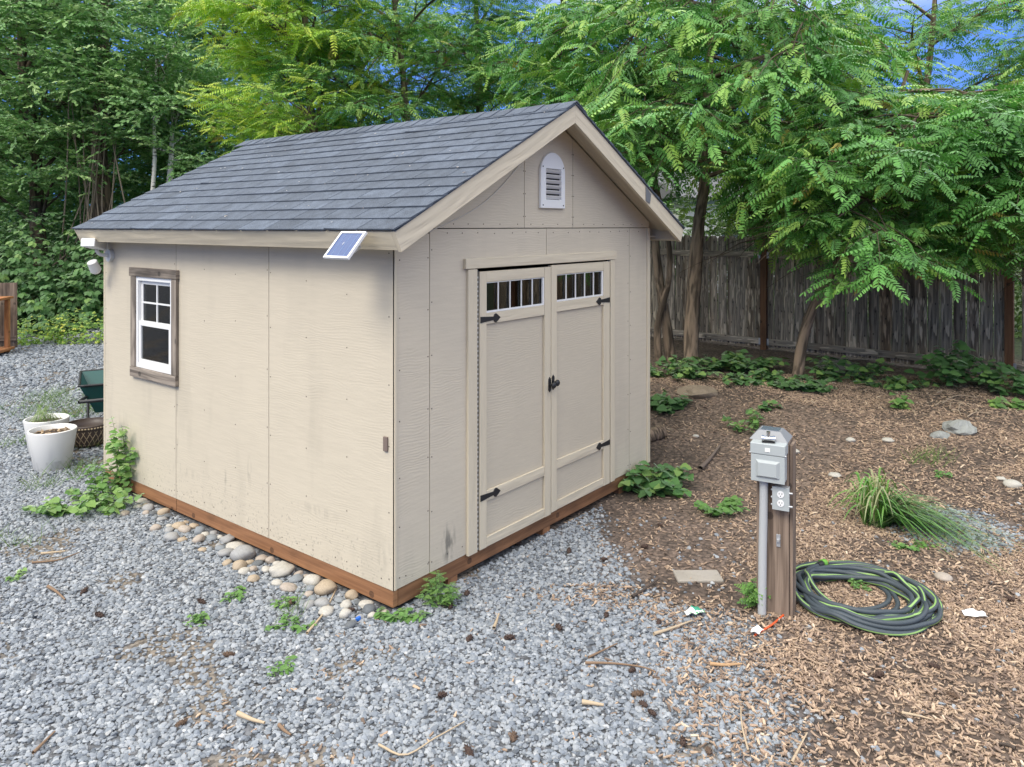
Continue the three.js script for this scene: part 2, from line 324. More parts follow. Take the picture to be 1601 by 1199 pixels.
// ------------------------------------------------------------------ the shed
const shed = thing('garden_shed', 'beige wooden garden shed with grey shingled gable roof and double doors', 'shed', [SX, 0, -SD], YAW);
const B0 = 0.12;                                   // lower edge of the siding above the gravel
{
  const y = (h) => h + B0, T = 0.013;
  const side = (shape, t = T) => gridUV(slab(shape, t).rotateY(Math.PI / 2), 'z');
  const front = (shape, t = T, z = 0) => gridUV(slab(shape, t).translate(0, 0, z - t), 'x');
  const eave = 2.1, G = 0.006;
  // long left wall, three panels
  const P = 1.2192, WV = [2.455, 3.075], WH = [0.93, 1.72];
  part('siding_panel', side(poly(rect(0.002, P - G / 2, y(0), y(2.04)))), sidingSide, shed);
  part('siding_panel', side(poly(rect(P + G / 2, 2 * P - G / 2, y(0), y(2.04)))), sidingSide, shed);
  part('siding_panel', side(poly(rect(2 * P + G / 2, SL - 0.02, y(0), y(2.04)), [rect(WV[0], WV[1], y(WH[0]), y(WH[1]))])), sidingSide, shed);
  // front wall round the door opening
  const D0 = 0.725, D1 = 2.4, DH = 1.835, bandH = 2.1;
  const fy0 = y(0), fy1 = y(bandH - 0.006);
  part('siding_panel', front(poly(rect(0.022, 0.30 - G / 2, fy0, fy1))), sidingFront, shed);
  part('siding_panel', front(poly([[0.30 + G / 2, fy0], [D0, fy0], [D0, y(DH)], [1.52 - G / 2, y(DH)], [1.52 - G / 2, fy1], [0.30 + G / 2, fy1]])), sidingFront, shed);
  part('siding_panel', front(poly([[1.52 + G / 2, y(DH)], [D1, y(DH)], [D1, fy0], [2.742 - G / 2, fy0], [2.742 - G / 2, fy1], [1.52 + G / 2, fy1]])), sidingFront, shed);
  part('siding_panel', front(poly(rect(2.742 + G / 2, SW - 0.04, fy0, fy1))), sidingFront, shed);
  // gable panels, a little proud of the wall below
  const slope = 0.512, rz = 2.96, gy = (u) => y(rz - Math.abs(u - SW / 2) * slope - 0.02);
  const gz = 0.006;
  const ins = 0.19;
  part('gable_panel', front(poly([[0.0, y(bandH)], [1.245 - G / 2, y(bandH)], [1.245 - G / 2, gy(1.245)], [0.0, gy(0.0)]]), T, gz), siding, shed);
  part('gable_panel', front(poly([[1.245 + G / 2, y(bandH)], [1.86 - G / 2, y(bandH)], [1.86 - G / 2, gy(1.86)], [SW / 2, gy(SW / 2)], [1.245 + G / 2, gy(1.245)]]), T, gz), sidingB, shed);
  part('gable_panel', front(poly([[1.86 + G / 2, y(bandH)], [SW, y(bandH)], [SW, gy(SW)], [1.86 + G / 2, gy(1.86)]]), T, gz), siding, shed);
  // corner boards
  part('corner_gap', plainBox(-0.0015, 0.02, y(0), y(2.04), -0.0005, 0.0012), std([0.06, 0.05, 0.04], 1), shed);
  part('corner_board', board(0.004, 0.02, y(0.001), y(2.04), 0.0016, 0.009, 'y'), trimPaint, shed);
  part('corner_board', board(SW - 0.036, SW + 0.01, y(0), y(bandH) - 0.004, -0.02, 0.012, 'y'), trimPaint, shed);
  part('corner_board', board(-0.004, 0.014, y(0), y(2.04), -SL - 0.004, -SL + 0.018, 'y'), trimPaint, shed);
  // right and back walls, floor, framing
  part('back_wall', plainBox(0.016, SW - 0.003, y(0), y(2.06), -SL + 0.001, -SL + 0.014), siding, shed);
  part('right_wall', plainBox(SW - 0.013, SW, y(0), y(2.04), -SL + 0.016, -0.022), siding, shed);
  part('back_gable', gridUV(slab(poly([[0, y(2.062)], [SW, y(2.062)], [SW, gy(SW)], [SW / 2, gy(SW / 2)], [0, gy(0)]]), 0.013).translate(0, 0, -SL + 0.001), 'x'), siding, shed);
  for (const [a, b, c, d] of [[0.105, SW - 0.105, -SL + 0.03, -SL + 0.04], [SW - 0.115, SW - 0.105, -SL + 0.045, -0.25]]) part('inner_lining', plainBox(a, b, y(0.01), y(2.0), c, d), std([0.035, 0.026, 0.02], 0.9), shed);
  part('floor', plainBox(0.04, SW - 0.05, B0 - 0.02, B0 + 0.006, -SL + 0.03, -0.04), innerWood, shed);
  for (const v of [0.4, 0.8, 1.21, 1.62, 2.03, 2.4, 3.11, 3.6]) { part('stud', plainBox(0.016, 0.1, y(0.02), y(2.0), -v - 0.019, -v + 0.019, 'y'), innerWood, shed); }
  for (const v of [0.4, 1.21, 2.03, 2.8, 3.4]) part('stud', plainBox(SW - 0.1, SW - 0.017, y(0.02), y(2.0), -v - 0.019, -v + 0.019, 'y'), innerWood, shed);
  // skids
  part('skid', board(0.004, 0.042, 0.018, B0 - 0.003, -2.44, -0.006, 'z'), skidWood, shed);
  part('skid', board(0.004, 0.042, 0.018, B0 - 0.003, -SL + 0.01, -2.446, 'z'), skidWood, shed);
  part('skid', board(0.046, SW - 0.01, 0.014, B0 - 0.003, -0.046, -0.008, 'x'), skidWood, shed);
  part('skid', board(SW - 0.05, SW - 0.012, 0.0, B0 - 0.003, -SL + 0.01, -0.05, 'z'), skidWood, shed);
  part('skid', board(0.046, SW - 0.06, 0.0, B0 - 0.003, -SL + 0.012, -SL + 0.05, 'x'), skidWood, shed);
  for (const u of [0.48, 1.5, 2.6]) part('support_block', board(u, u + 0.085, -0.06, 0.012, -0.35, -0.012, 'y'), skidWood, shed);

  // door trim
  const tz = 0.02;
  part('door_casing', board(0.635, 0.724, y(-0.012), y(1.832), 0.0, tz, 'y'), trimPaint, shed);
  part('door_casing', board(2.402, 2.47, y(0.0), y(1.832), 0.0, tz, 'y'), trimPaint, shed);
  part('door_header', board(0.605, 2.49, y(1.836), y(1.902), 0.0, tz + 0.006, 'x'), trimPaint, shed);
  for (const [a, b] of [[0.7255, 0.744], [2.388, 2.4005]]) {
    const h = part('piano_hinge', plainBox(a, b, y(-0.008), y(1.825), -0.006, 0.010, 'y'), std([0.035, 0.04, 0.05], 0.5, { metalness: 0.3 }), shed);
    const k = []; for (let q = 0; q < 60; q++) k.push(plainBox(a + 0.003, b - 0.003, y(0.0 + q * 0.03), y(0.012 + q * 0.03), 0.0095, 0.013));
    part('knuckle', merged(k), galv, h); h.children[0].userData.kind = 'stuff';
  }
  // doors: [u0, u1, window u0, u1, hinge side]
  for (const [u0, u1, w0, w1, s, dy] of [[0.747, 1.549, 0.815, 1.472, 1, -0.006], [1.556, 2.386, 1.627, 2.292, -1, 0.004]]) {
    const ox = s > 0 ? u0 : u1, door = new THREE.Group(); door.name = 'door'; door.position.set(ox, y(dy), 0); shed.add(door);
    door.userData.label = s > 0 ? 'left leaf of the double doors' : 'right leaf of the double doors with lower corner nearer the bank';
    const X = (u) => u - ox, h0 = -0.004, h1 = 1.818, wl = 1.541, wh = 1.746, z1 = 0.021;
    part('panel', gridUV(slab(poly(rect(X(u0), X(u1), h0 + 0.004, h1), [rect(X(w0), X(w1), wl, wh)]), 0.014).translate(0, 0, -0.012), 'x'), siding, door);
    part('stile', board(X(u0), X(w0), h0, h1, 0.003, z1, 'y'), trimPaint, door);
    part('stile', board(X(w1), X(u1), h0, h1, 0.003, z1, 'y'), trimPaint, door);
    for (const [a, b] of [[wh, h1 - 0.001], [wl - 0.072, wl], [0.3, 0.368], [h0 + 0.001, 0.062]]) part('rail', board(X(w0) + 0.001, X(w1) - 0.001, a, b, 0.003, z1 - 0.002, 'x'), trimPaint, door);
    // window of five lights
    const fr = slab(poly(rect(X(w0) + 0.002, X(w1) - 0.002, wl + 0.002, wh - 0.002), [rect(X(w0) + 0.006, X(w1) - 0.018, wl + 0.014, wh - 0.006)]), 0.012).translate(0, 0, 0.003);
    part('window_frame', fr, white, door);
    for (let q = 1; q < 5; q++) { const x = lerp(X(w0) + 0.004, X(w1) - 0.012, q / 5); part('muntin', plainBox(x - 0.0038, x + 0.0038, wl + 0.012, wh - 0.005, 0.006, 0.0135), white, door); }
    part('pane', plainBox(X(w0) + 0.004, X(w1) - 0.016, wl + 0.01, wh - 0.004, -0.004, -0.001), glass, door);
    // strap hinges
    for (const h of [1.503, 0.335]) {
      const L = 0.205 * s, a = 0.02, b = 0.011;
      const pts = [[0, -a], [0.62 * L, -b], [0.66 * L, -b], [0.7 * L, -0.024], [0.78 * L, -0.03], [0.86 * L, -0.02], [L, 0], [0.86 * L, 0.02], [0.78 * L, 0.03], [0.7 * L, 0.024], [0.66 * L, b], [0.62 * L, b], [0, a]];
      const st = part('strap_hinge', slab(poly(s > 0 ? pts : pts.reverse()), 0.004, 0.001).translate(0.004 * s, h, z1 - 0.001), black, door);
    }
    // handle
    const hx = X(s > 0 ? u1 - 0.02 : u0 + 0.018);
    const hd = [slab(poly([[-0.014, -0.04], [0, -0.055], [0.014, -0.04], [0.014, 0.04], [0, 0.055], [-0.014, 0.04]]), 0.004, 0.001).translate(hx, 0.955, z1), new THREE.SphereGeometry(0.024, 14, 10).scale(1, 1, 0.7).translate(hx, 0.955, z1 + 0.04), new THREE.CylinderGeometry(0.009, 0.009, 0.035, 10).rotateX(Math.PI / 2).translate(hx, 0.955, z1 + 0.018)];
    part('handle', merged(hd), black, door);
  }
  // gable vent: arched frame, louvres, dark cavity
  {
    const v = new THREE.Group(); v.name = 'gable_vent'; v.position.set(1.57, y(2.245), gz); shed.add(v);
    const sh = new THREE.Shape(); sh.moveTo(-0.152, 0); sh.lineTo(0.152, 0); sh.lineTo(0.152, 0.255); sh.absellipse(0, 0.255, 0.152, 0.15, 0, Math.PI, false); sh.lineTo(-0.152, 0);
    sh.holes.push(new THREE.Path(rect(-0.092, 0.108, 0.058, 0.29).map((q) => new THREE.Vector2(...q))));
    part('vent_frame', slab(sh, 0.016, 0.003).translate(0, 0, 0.003), white, v);
    part('cavity', plainBox(-0.1, 0.116, 0.05, 0.298, 0.0005, 0.002), darkGap, v);
    for (let k = 0; k < 6; k++) { const g = new THREE.BoxGeometry(0.2, 0.03, 0.004).rotateX(0.75).translate(0.008, 0.078 + k * 0.0385, 0.012); part('louvre', g, white, v); }
    for (const [a, b] of [[-0.13, 0.02], [0.13, 0.02], [-0.13, 0.3], [0.13, 0.3]]) part('screw', new THREE.CylinderGeometry(0.005, 0.005, 0.003, 8).rotateX(Math.PI / 2).translate(a, b, 0.0235), darkGap, v);
  }
  // side window
  {
    const w = new THREE.Group(); w.name = 'window'; w.position.set(0, y(0), 0); shed.add(w);
    const sb = (v0, v1, h0, h1, x0, x1, g = 'z', r = 0.003) => board(x0, x1, h0, h1, -v1, -v0, g, r);
    part('trim_board', sb(2.385, 3.145, 1.70, 1.772, -0.03, -0.001, 'z'), oldTrim, w);
    part('trim_board', sb(2.395, 3.13, 0.872, 0.955, -0.03, -0.001, 'z'), oldTrim, w);
    part('trim_board', sb(2.395, 2.468, 0.957, 1.698, -0.026, -0.001, 'y'), oldTrim, w);
    part('trim_board', sb(3.05, 3.125, 0.957, 1.698, -0.026, -0.001, 'y'), oldTrim, w);
    const sg = (shape, t, x) => slab(shape, t).rotateY(Math.PI / 2).translate(x, 0, 0);
    part('frame', sg(poly(rect(2.47, 3.048, 0.957, 1.697), [rect(2.5, 3.018, 0.99, 1.668)]), 0.035, -0.015), white, w);
    part('sash', sg(poly(rect(2.501, 3.017, 0.991, 1.335), [rect(2.535, 2.983, 1.025, 1.30)]), 0.018, -0.008), white, w, 'lower sash with one large pane');
    part('sash', sg(poly(rect(2.501, 3.017, 1.30, 1.667), [rect(2.53, 2.988, 1.338, 1.637)]), 0.016, 0.012), white, w, 'upper sash divided into four panes');
    part('pane', plainBox(0.004, 0.006, 1.02, 1.303, -2.986, -2.532), glass, w);
    for (const [a, b, c, d] of [[2.53, 2.7545, 1.338, 1.4825], [2.7635, 2.988, 1.338, 1.4825], [2.53, 2.7545, 1.4925, 1.637], [2.7635, 2.988, 1.4925, 1.637]]) part('pane', plainBox(0.019, 0.021, c - 0.004, d + 0.004, -b - 0.004, -a + 0.004), glass, w);
    part('muntin', plainBox(0.011, 0.02, 1.339, 1.636, -2.766, -2.752), white, w);
    part('muntin', plainBox(0.0115, 0.0205, 1.481, 1.494, -2.987, -2.531), white, w);
  }
  // ---------------- roof
  const OE = 0.214, VF = -0.24, VB = 3.74, ang = Math.atan(slope), ca = Math.cos(ang), sa = Math.sin(ang);
  const ridge = y(2.985), len = (SW / 2 + OE) / ca, zF = 0.24, zB = -VB;
  // point on the left slope: s metres from the eave edge up the slope, lift above the deck
  const lp = (s, l) => [-OE + s * ca - l * sa, ridge - (len - s) * sa + l * ca];
  const rp = (s, l) => { const q = lp(s, l); return [SW - q[0], q[1]]; };
  const prism = (quad, z0, z1, grain) => { const g = slab(poly(quad), z1 - z0).translate(0, 0, z0); return gridUV(g, grain); };
  const d0 = -0.016;
  part('roof_deck', prism([lp(0.022, d0), [SW / 2, lp(len, d0)[1]], lp(len, -0.002), lp(0.01, -0.002)], zB + 0.02, zF - 0.03, 'z'), soffitPaint, shed);
  part('roof_deck', prism([rp(0.022, d0), rp(0.01, -0.002), rp(len, -0.002), [SW / 2, lp(len, d0)[1]]], zB + 0.02, zF - 0.03, 'z'), soffitPaint, shed);
  part('underlayment', prism([lp(0.012, -0.0016), [SW / 2, lp(len, -0.0016)[1]], [SW / 2, lp(len, -0.0002)[1]], lp(0.012, -0.0002)], zB + 0.022, zF - 0.032, 'z'), std([0.012, 0.012, 0.013], 1), shed);
  // eave fascia boards square to the slope
  part('fascia', prism([lp(-0.001, -0.117), lp(0.021, -0.117), lp(0.021, -0.004), lp(-0.001, -0.004)], zB + 0.012, zF - 0.032, 'z'), trimPaint, shed);
  part('fascia', prism([rp(0.021, -0.117), rp(-0.001, -0.117), rp(-0.001, -0.004), rp(0.021, -0.004)], zB + 0.012, zF - 0.032, 'z'), trimPaint, shed);
  // rake boards, front and back
  for (const [z0, z1] of [[zF - 0.029, zF - 0.004], [zB + 0.004, zB + 0.02]]) {
    const rk = (f, flip) => { const q = [f(0.0, -0.125), f(0.0, -0.004), [SW / 2 + (flip ? 0.001 : -0.001), lp(len, -0.004)[1]], [SW / 2 + (flip ? 0.001 : -0.001), lp(len, -0.125)[1] - 0.02]];
      const g = slab(poly(flip ? q : q.reverse()), z1 - z0, 0.002); const c = g.clone().translate(0, 0, z0); 
      const r = flip ? ang : -ang; c.rotateZ(r); const h = gridUV(c, 'x', 1, uvShift += 0.4); h.rotateZ(-r); return h; };
    part('rake_board', rk(lp, false), trimPaint, shed); part('rake_board', rk(rp, true), trimPaint, shed);
  }
  // soffit under the front overhang and the eave
  part('soffit', prism([lp(0.024, -0.030), [SW / 2, lp(len, -0.030)[1]], [SW / 2, lp(len, -0.018)[1]], lp(0.024, -0.018)], 0.008, zF - 0.031, 'x'), soffitPaint, shed);
  part('soffit', prism([rp(0.024, -0.018), [SW / 2, lp(len, -0.018)[1]], [SW / 2, lp(len, -0.030)[1]], rp(0.024, -0.030)], 0.008, zF - 0.031, 'x'), soffitPaint, shed);
  part('eave_soffit', plainBox(-0.13, 0.013, y(2.012), y(2.024), zB + 0.04, 0.0, 'z'), soffitPaint, shed);
  part('eave_soffit', plainBox(SW - 0.013, SW + 0.13, y(2.012), y(2.024), zB + 0.04, 0.0, 'z'), soffitPaint, shed);
  // shingles: tab by tab on the slope that shows
  const rs = rngOf(77), EXP = 0.1415, courses = Math.ceil((len - 0.02) / EXP), zl = zF + 0.012, zr = zB - 0.012;
  const wave = (z, k) => 0.0035 * vn(z * 1.6 + k * 7.3, k * 3.1 + 0.5) + 0.003 * vn(z * 5 + k, k * 1.7);
  const slip = (z, k) => 0.014 * (vn(z * 0.9 + k * 1.37, k * 2.3) - 0.5);
  function tab(f, s0, s1, za, zb, k, lift = 0, flip = false) {
    const pos = [], idx = [], N = 3;
    for (let i = 0; i <= N; i++) {
      const z = lerp(za, zb, i / N), ed = i / N, w = wave(z, k) + lift * ed * ed, sl = slip(z, k);
      for (const [s, l] of [[s0 + sl, 0.0145 + w], [s0 + sl, 0.0055 + w * 0.9], [s1, 0.0065], [s1, 0.0005]]) { const q = f(s, l); pos.push(q[0], q[1], z); }
    }
    for (let i = 0; i < N; i++) { const a = i * 4, b = a + 4; for (const [p, q] of [[0, 1], [1, 3], [3, 2], [2, 0]]) idx.push(a + p, a + q, b + p, b + p, a + q, b + q); }
    idx.push(0, 2, 1, 1, 2, 3); const e = N * 4; idx.push(e, e + 1, e + 2, e + 1, e + 3, e + 2);
    let g = new THREE.BufferGeometry(); g.setAttribute('position', new THREE.Float32BufferAttribute(pos, 3)); g.setIndex(flip ? idx.reverse() : idx);
    g = g.toNonIndexed(); g.computeVertexNormals();
    const p = g.attributes.position, uv = []; const o = rs() * 3; for (let i = 0; i < p.count; i++) uv.push(p.getZ(i) + o, p.getY(i) * 2.2 + o * 2); g.setAttribute('uv', new THREE.Float32BufferAttribute(uv, 2));
    return g;
  }
  const gap = 0.0065, rightGeo = [];
  for (let k = 0; k < courses; k++) {
    const s0 = -0.012 + k * EXP, s1 = Math.min(s0 + EXP + 0.05, len + 0.002);
    let z = zl - (k % 2 ? 0.15 : 0.302) - (k % 3) * 0.03, za = zl;
    while (za > zr) {
      const zb = Math.max(z, zr), lift = (k === 0 && za < zl - 0.1 && za > zl - 0.5) || rs() < 0.012 ? 0.007 : 0;
      const m = shingleMats[Math.min(4, Math.floor(Math.pow(rs(), 1.1) * 5))];
      if (za - zb > 0.02) {
        part('shingle', tab(lp, s0, s1, za - gap / 2, zb + gap / 2, k, lift), m, shed);
        rightGeo.push(tab(rp, s0, s1, za - gap / 2, zb + gap / 2, k, 0, true));
      }
      za = z; z -= 0.295 + 0.012 * (rs() - 0.5);
    }
  }
  tag(part('shingle_courses', merged(rightGeo), shingleMats[2], shed), null, null, null, 'stuff');
  // ridge caps
  for (let k = 0, z = zl; z > zr; k++, z -= 0.142) {
    const w = 0.13, l0 = 0.022 + 0.003 * rs(), pts = [lp(len - w, l0 - 0.002), [SW / 2, lp(len, l0)[1] + 0.006], rp(len - w, l0 - 0.002), rp(len - w, l0 - 0.009), [SW / 2, lp(len, l0)[1] - 0.004], lp(len - w, l0 - 0.009)];
    const g = slab(poly(pts.reverse()), 0.2); g.rotateX(0); g.translate(0, 0, z - 0.2);
    const p = g.attributes.position; for (let i = 0; i < p.count; i++) { const t = (z - p.getZ(i)) / 0.2; p.setY(i, p.getY(i) - 0.008 * t); }
    part('ridge_cap', gridUV(g, 'z', 1, rs() * 3), shingleMats[Math.floor(rs() * 5)], shed);
  }
  // drip strip of shingle along the rake edge
  part('starter_strip', prism([lp(0, -0.003), [SW / 2, lp(len, -0.003)[1]], [SW / 2, lp(len, 0.0005)[1]], lp(0, 0.0005)], zF - 0.028, zF + 0.006, 'x'), shingleMats[0], shed);
  part('starter_strip', prism([rp(0, 0.0005), [SW / 2, lp(len, 0.0005)[1]], [SW / 2, lp(len, -0.003)[1]], rp(0, -0.003)], zF - 0.028, zF + 0.006, 'x'), shingleMats[0], shed);
  // bent scrap of flashing on the right rake, latch plate at the corner
  { const q = rp(0.72, -0.05); part('flashing', slab(poly([[-0.05, 0.09], [0.04, 0.03], [0.02, -0.05], [-0.05, -0.03]]), 0.003).translate(q[0], q[1] - 0.02, zF + 0.001), std([0.2, 0.2, 0.22], 0.5, { metalness: 0.4 }), shed); }
  part('latch_plate', board(-0.012, -0.001, y(0.80), y(0.885), -0.075, -0.04, 'y'), std([0.16, 0.12, 0.1], 0.8), shed);
  // nail heads along the seams
  const nails = [], rn = rngOf(5);
  const nf = (u, h, z = 0.0008) => nails.push(new THREE.CylinderGeometry(0.0042, 0.0042, 0.0016, 6).rotateX(Math.PI / 2).translate(u, y(h), z));
  const ns = (v, h) => nails.push(new THREE.CylinderGeometry(0.0042, 0.0042, 0.0016, 6).rotateZ(Math.PI / 2).translate(-0.0006, y(h), -v));
  for (const u of [0.285, 0.318, 2.72, 2.76, 0.05]) for (let h = 0.06; h < 2.05; h += 0.28 + 0.06 * rn()) nf(u, h);
  for (let u = 0.1; u < 3; u += 0.13 + 0.07 * rn()) { nf(u, 2.062 + 0.008 * rn()); nf(u + 0.05, 2.125, 0.0068); if (u < 0.6) nf(u, 0.05 + 0.02 * rn()); }
  for (const u of [1.235, 1.256, 1.85, 1.87]) for (let h = 2.18; h < 2.7; h += 0.16) nf(u, h, 0.0068);
  for (const v of [0.035, 0.41, 0.81, 1.2, 1.237, 1.62, 2.03, 2.42, 2.46, 3.62]) for (let h = 0.06; h < 2; h += 0.3 + 0.1 * rn()) { if (v > 2.35 && v < 3.15 && h > 0.85 && h < 1.8) continue; ns(v, h); }
  for (let v = 0.1; v < 3.6; v += 0.16 + 0.08 * rn()) ns(v, 0.04 + 0.02 * rn());
  tag(part('nail_heads', merged(nails), std([0.07, 0.055, 0.045], 0.7), shed), null, null, null, 'stuff');
}
function shedPoint(u, h, v) { const [X, d] = fromShed(u, v); return [X, h + B0, -d]; }
// ------------------------------------------------------------------ leaves
function bladeGeo(outline, fold, curl) {          // outline: [t along, half width]; a folded leaf along +z, normal +y
  const pos = [], uv = [], idx = [];
  outline.forEach(([t, w]) => { const y = -curl * t * t; pos.push(-w, y + fold * w, t, 0, y, t, w, y + fold * w, t); uv.push(0, t, 0.5, t, 1, t); });
  for (let i = 0; i < outline.length - 1; i++) { const a = i * 3, b = a + 3; idx.push(a, b, a + 1, a + 1, b, b + 1, a + 1, b + 1, a + 2, a + 2, b + 1, b + 2); }
  const g = new THREE.BufferGeometry(); g.setAttribute('position', new THREE.Float32BufferAttribute(pos, 3)); g.setAttribute('uv', new THREE.Float32BufferAttribute(uv, 2)); g.setIndex(idx); g.computeVertexNormals(); return g;
}
function place(g, x, y, z, yaw, pitch, roll, s = 1) {
  const m = new THREE.Matrix4().compose(V(x, y, z), new THREE.Quaternion().setFromEuler(new THREE.Euler(pitch, yaw, roll, 'YXZ')), V(s, s, s));
  return g.clone().applyMatrix4(m);
}
const oval = bladeGeo([[0, 0.001], [0.014, 0.0105], [0.036, 0.0125], [0.056, 0.0085], [0.066, 0.001]], 0.25, 1.2);
const ovalLow = bladeGeo([[0, 0.002], [0.028, 0.0135], [0.066, 0.002]], 0.25, 1.2);
function pinnate(seed, low) {                     // a locust leaf: rachis and paired oval leaflets
  const r = rngOf(seed), list = [], n = 7 + Math.floor(r() * 2), L = 0.35 + 0.07 * r(), droop = 0.4 + r() * 0.5, bend = (r() - 0.5) * 0.4;
  const c = (t) => [bend * t * t * L, -droop * 0.35 * t * t * L, t * L];
  const rp = [0, 0.5, 1].map((t) => V(...c(t)));
  list.push(tube(rp, 0.0022, 0.001, 3, 3));
  for (let i = 0; i < n; i++) {
    const t = 0.22 + 0.74 * i / (n - 1), p = c(t), k = (0.75 + 0.35 * Math.sin(Math.PI * (0.25 + 0.7 * t))) * (0.9 + 0.2 * r());
    for (const s of [-1, 1]) list.push(place(low ? ovalLow : oval, ...p, s * (1.15 + 0.25 * (r() - 0.5)), 0.25 + 0.35 * r(), s * 0.15 * r(), k));
  }
  list.push(place(low ? ovalLow : oval, ...c(1), 0, 0.4, 0, 0.95));
  return merged(list);
}
const PIN = [1, 2, 3, 4].map((k) => pinnate(k, false)), PINLOW = [5, 6, 7].map((k) => pinnate(k, true));
const ovate = bladeGeo([[0, 0.001], [0.014, 0.016], [0.032, 0.021], [0.055, 0.013], [0.074, 0.001]], 0.2, 1.6);
function sprig(seed, n, L, geo, k0 = 1) {         // simple leaves round a twig
  const r = rngOf(seed), list = [tube([V(0, 0, 0), V(0.01, 0.01, L * 0.5), V(0, -0.01, L)], 0.0025, 0.0012, 3, 3)];
  for (let i = 0; i < n; i++) { const t = 0.12 + 0.88 * i / (n - 1), a = i * 2.4 + r() * 0.8; list.push(place(geo, 0, 0, t * L, Math.sin(a) * (0.5 + 0.8 * r()) , 0.5 * (r() - 0.3), Math.cos(a) * 0.8, k0 * (0.75 + 0.5 * r()))); }
  return merged(list);
}
const SPRIG = [11, 12, 13].map((k) => sprig(k, 8, 0.3, ovate));
const bramble = bladeGeo([[0, 0.001], [0.01, 0.022], [0.03, 0.034], [0.055, 0.026], [0.08, 0.001]], 0.2, 1.5);
function trifoliate(seed) {
  const r = rngOf(seed), list = [tube([V(0, 0, 0), V(0, 0.01, 0.05), V(0, 0, 0.09)], 0.002, 0.0015, 3, 3)];
  for (const [a, z] of [[0, 0.09], [1.15, 0.075], [-1.15, 0.075]]) list.push(place(bramble, 0, 0, z, a + 0.2 * (r() - 0.5), 0.25 + 0.3 * r(), 0.3 * (r() - 0.5), 0.9 + 0.25 * r()));
  return merged(list);
}
const TRI = [21, 22, 23].map(trifoliate);
const grassBlade = bladeGeo([[0, 0.004], [0.1, 0.004], [0.2, 0.0025], [0.28, 0.0004]], 0.3, 1.5);

const leafMats = {};
function leafMat(k, color, rough = 0.62) { return leafMats[k] ??= phys(color, rough, { transmission: 0.46, thickness: 0, side: THREE.DoubleSide }); }
const leafWhite = leafMat('leaf', [1, 1, 1], 0.7);   // the copies carry the colour
function mixc(a, b, t) { return a.map((q, i) => lerp(q, b[i], t)); }
const GREEN = {
  locust: [[0.06, 0.22, 0.03], [0.115, 0.36, 0.045], [0.34, 0.52, 0.065]],
  gold: [[0.16, 0.38, 0.025], [0.34, 0.58, 0.03], [0.62, 0.72, 0.05]],
  broad: [[0.11, 0.27, 0.07], [0.21, 0.42, 0.11], [0.44, 0.62, 0.22]],
  bramble: [[0.05, 0.15, 0.03], [0.085, 0.23, 0.045], [0.24, 0.4, 0.08]],
  lime: [[0.13, 0.24, 0.05], [0.2, 0.33, 0.08], [0.3, 0.42, 0.12]],
};
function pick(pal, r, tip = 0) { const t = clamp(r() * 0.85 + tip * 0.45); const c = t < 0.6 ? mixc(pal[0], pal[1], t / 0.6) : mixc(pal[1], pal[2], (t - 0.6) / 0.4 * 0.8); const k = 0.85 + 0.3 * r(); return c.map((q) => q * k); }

// leaves collected by variant -> one InstancedMesh per variant inside one part
const Q = new THREE.Quaternion(), M4 = new THREE.Matrix4(), UP = V(0, 1, 0);
function leafMatrix(p, dir, up, s) {
  const z = dir.clone().normalize(), x = up.clone().cross(z).normalize(), y = z.clone().cross(x);
  return new THREE.Matrix4().makeBasis(x.multiplyScalar(s), y.multiplyScalar(s), z.multiplyScalar(s)).setPosition(p);
}
function instances(name, geos, mat, list, parent, off = [0, 0, 0]) {       // list of [variant, matrix, colour]
  const holder = geos.length > 1 ? new THREE.Group() : null;
  if (holder) { holder.name = parent === scene ? numbered(name) : name; holder.userData.kind = 'stuff'; parent.add(holder); }
  const T = new THREE.Matrix4().makeTranslation(-off[0], -off[1], -off[2]), C = new THREE.Color();
  let last;
  geos.forEach((g, k) => {
    const mine = list.filter((q) => q[0] === k); if (!mine.length) return;
    const im = new THREE.InstancedMesh(g, mat, mine.length); im.name = holder ? name + '_mass' : name; im.castShadow = im.receiveShadow = true;
    mine.forEach((q, i) => { im.setMatrixAt(i, M4.multiplyMatrices(T, q[1])); im.setColorAt(i, C.setRGB(...q[2])); });
    im.userData.kind = 'stuff';
    (holder ?? parent).add(im); last = im;
  });
  return holder ?? last;
}

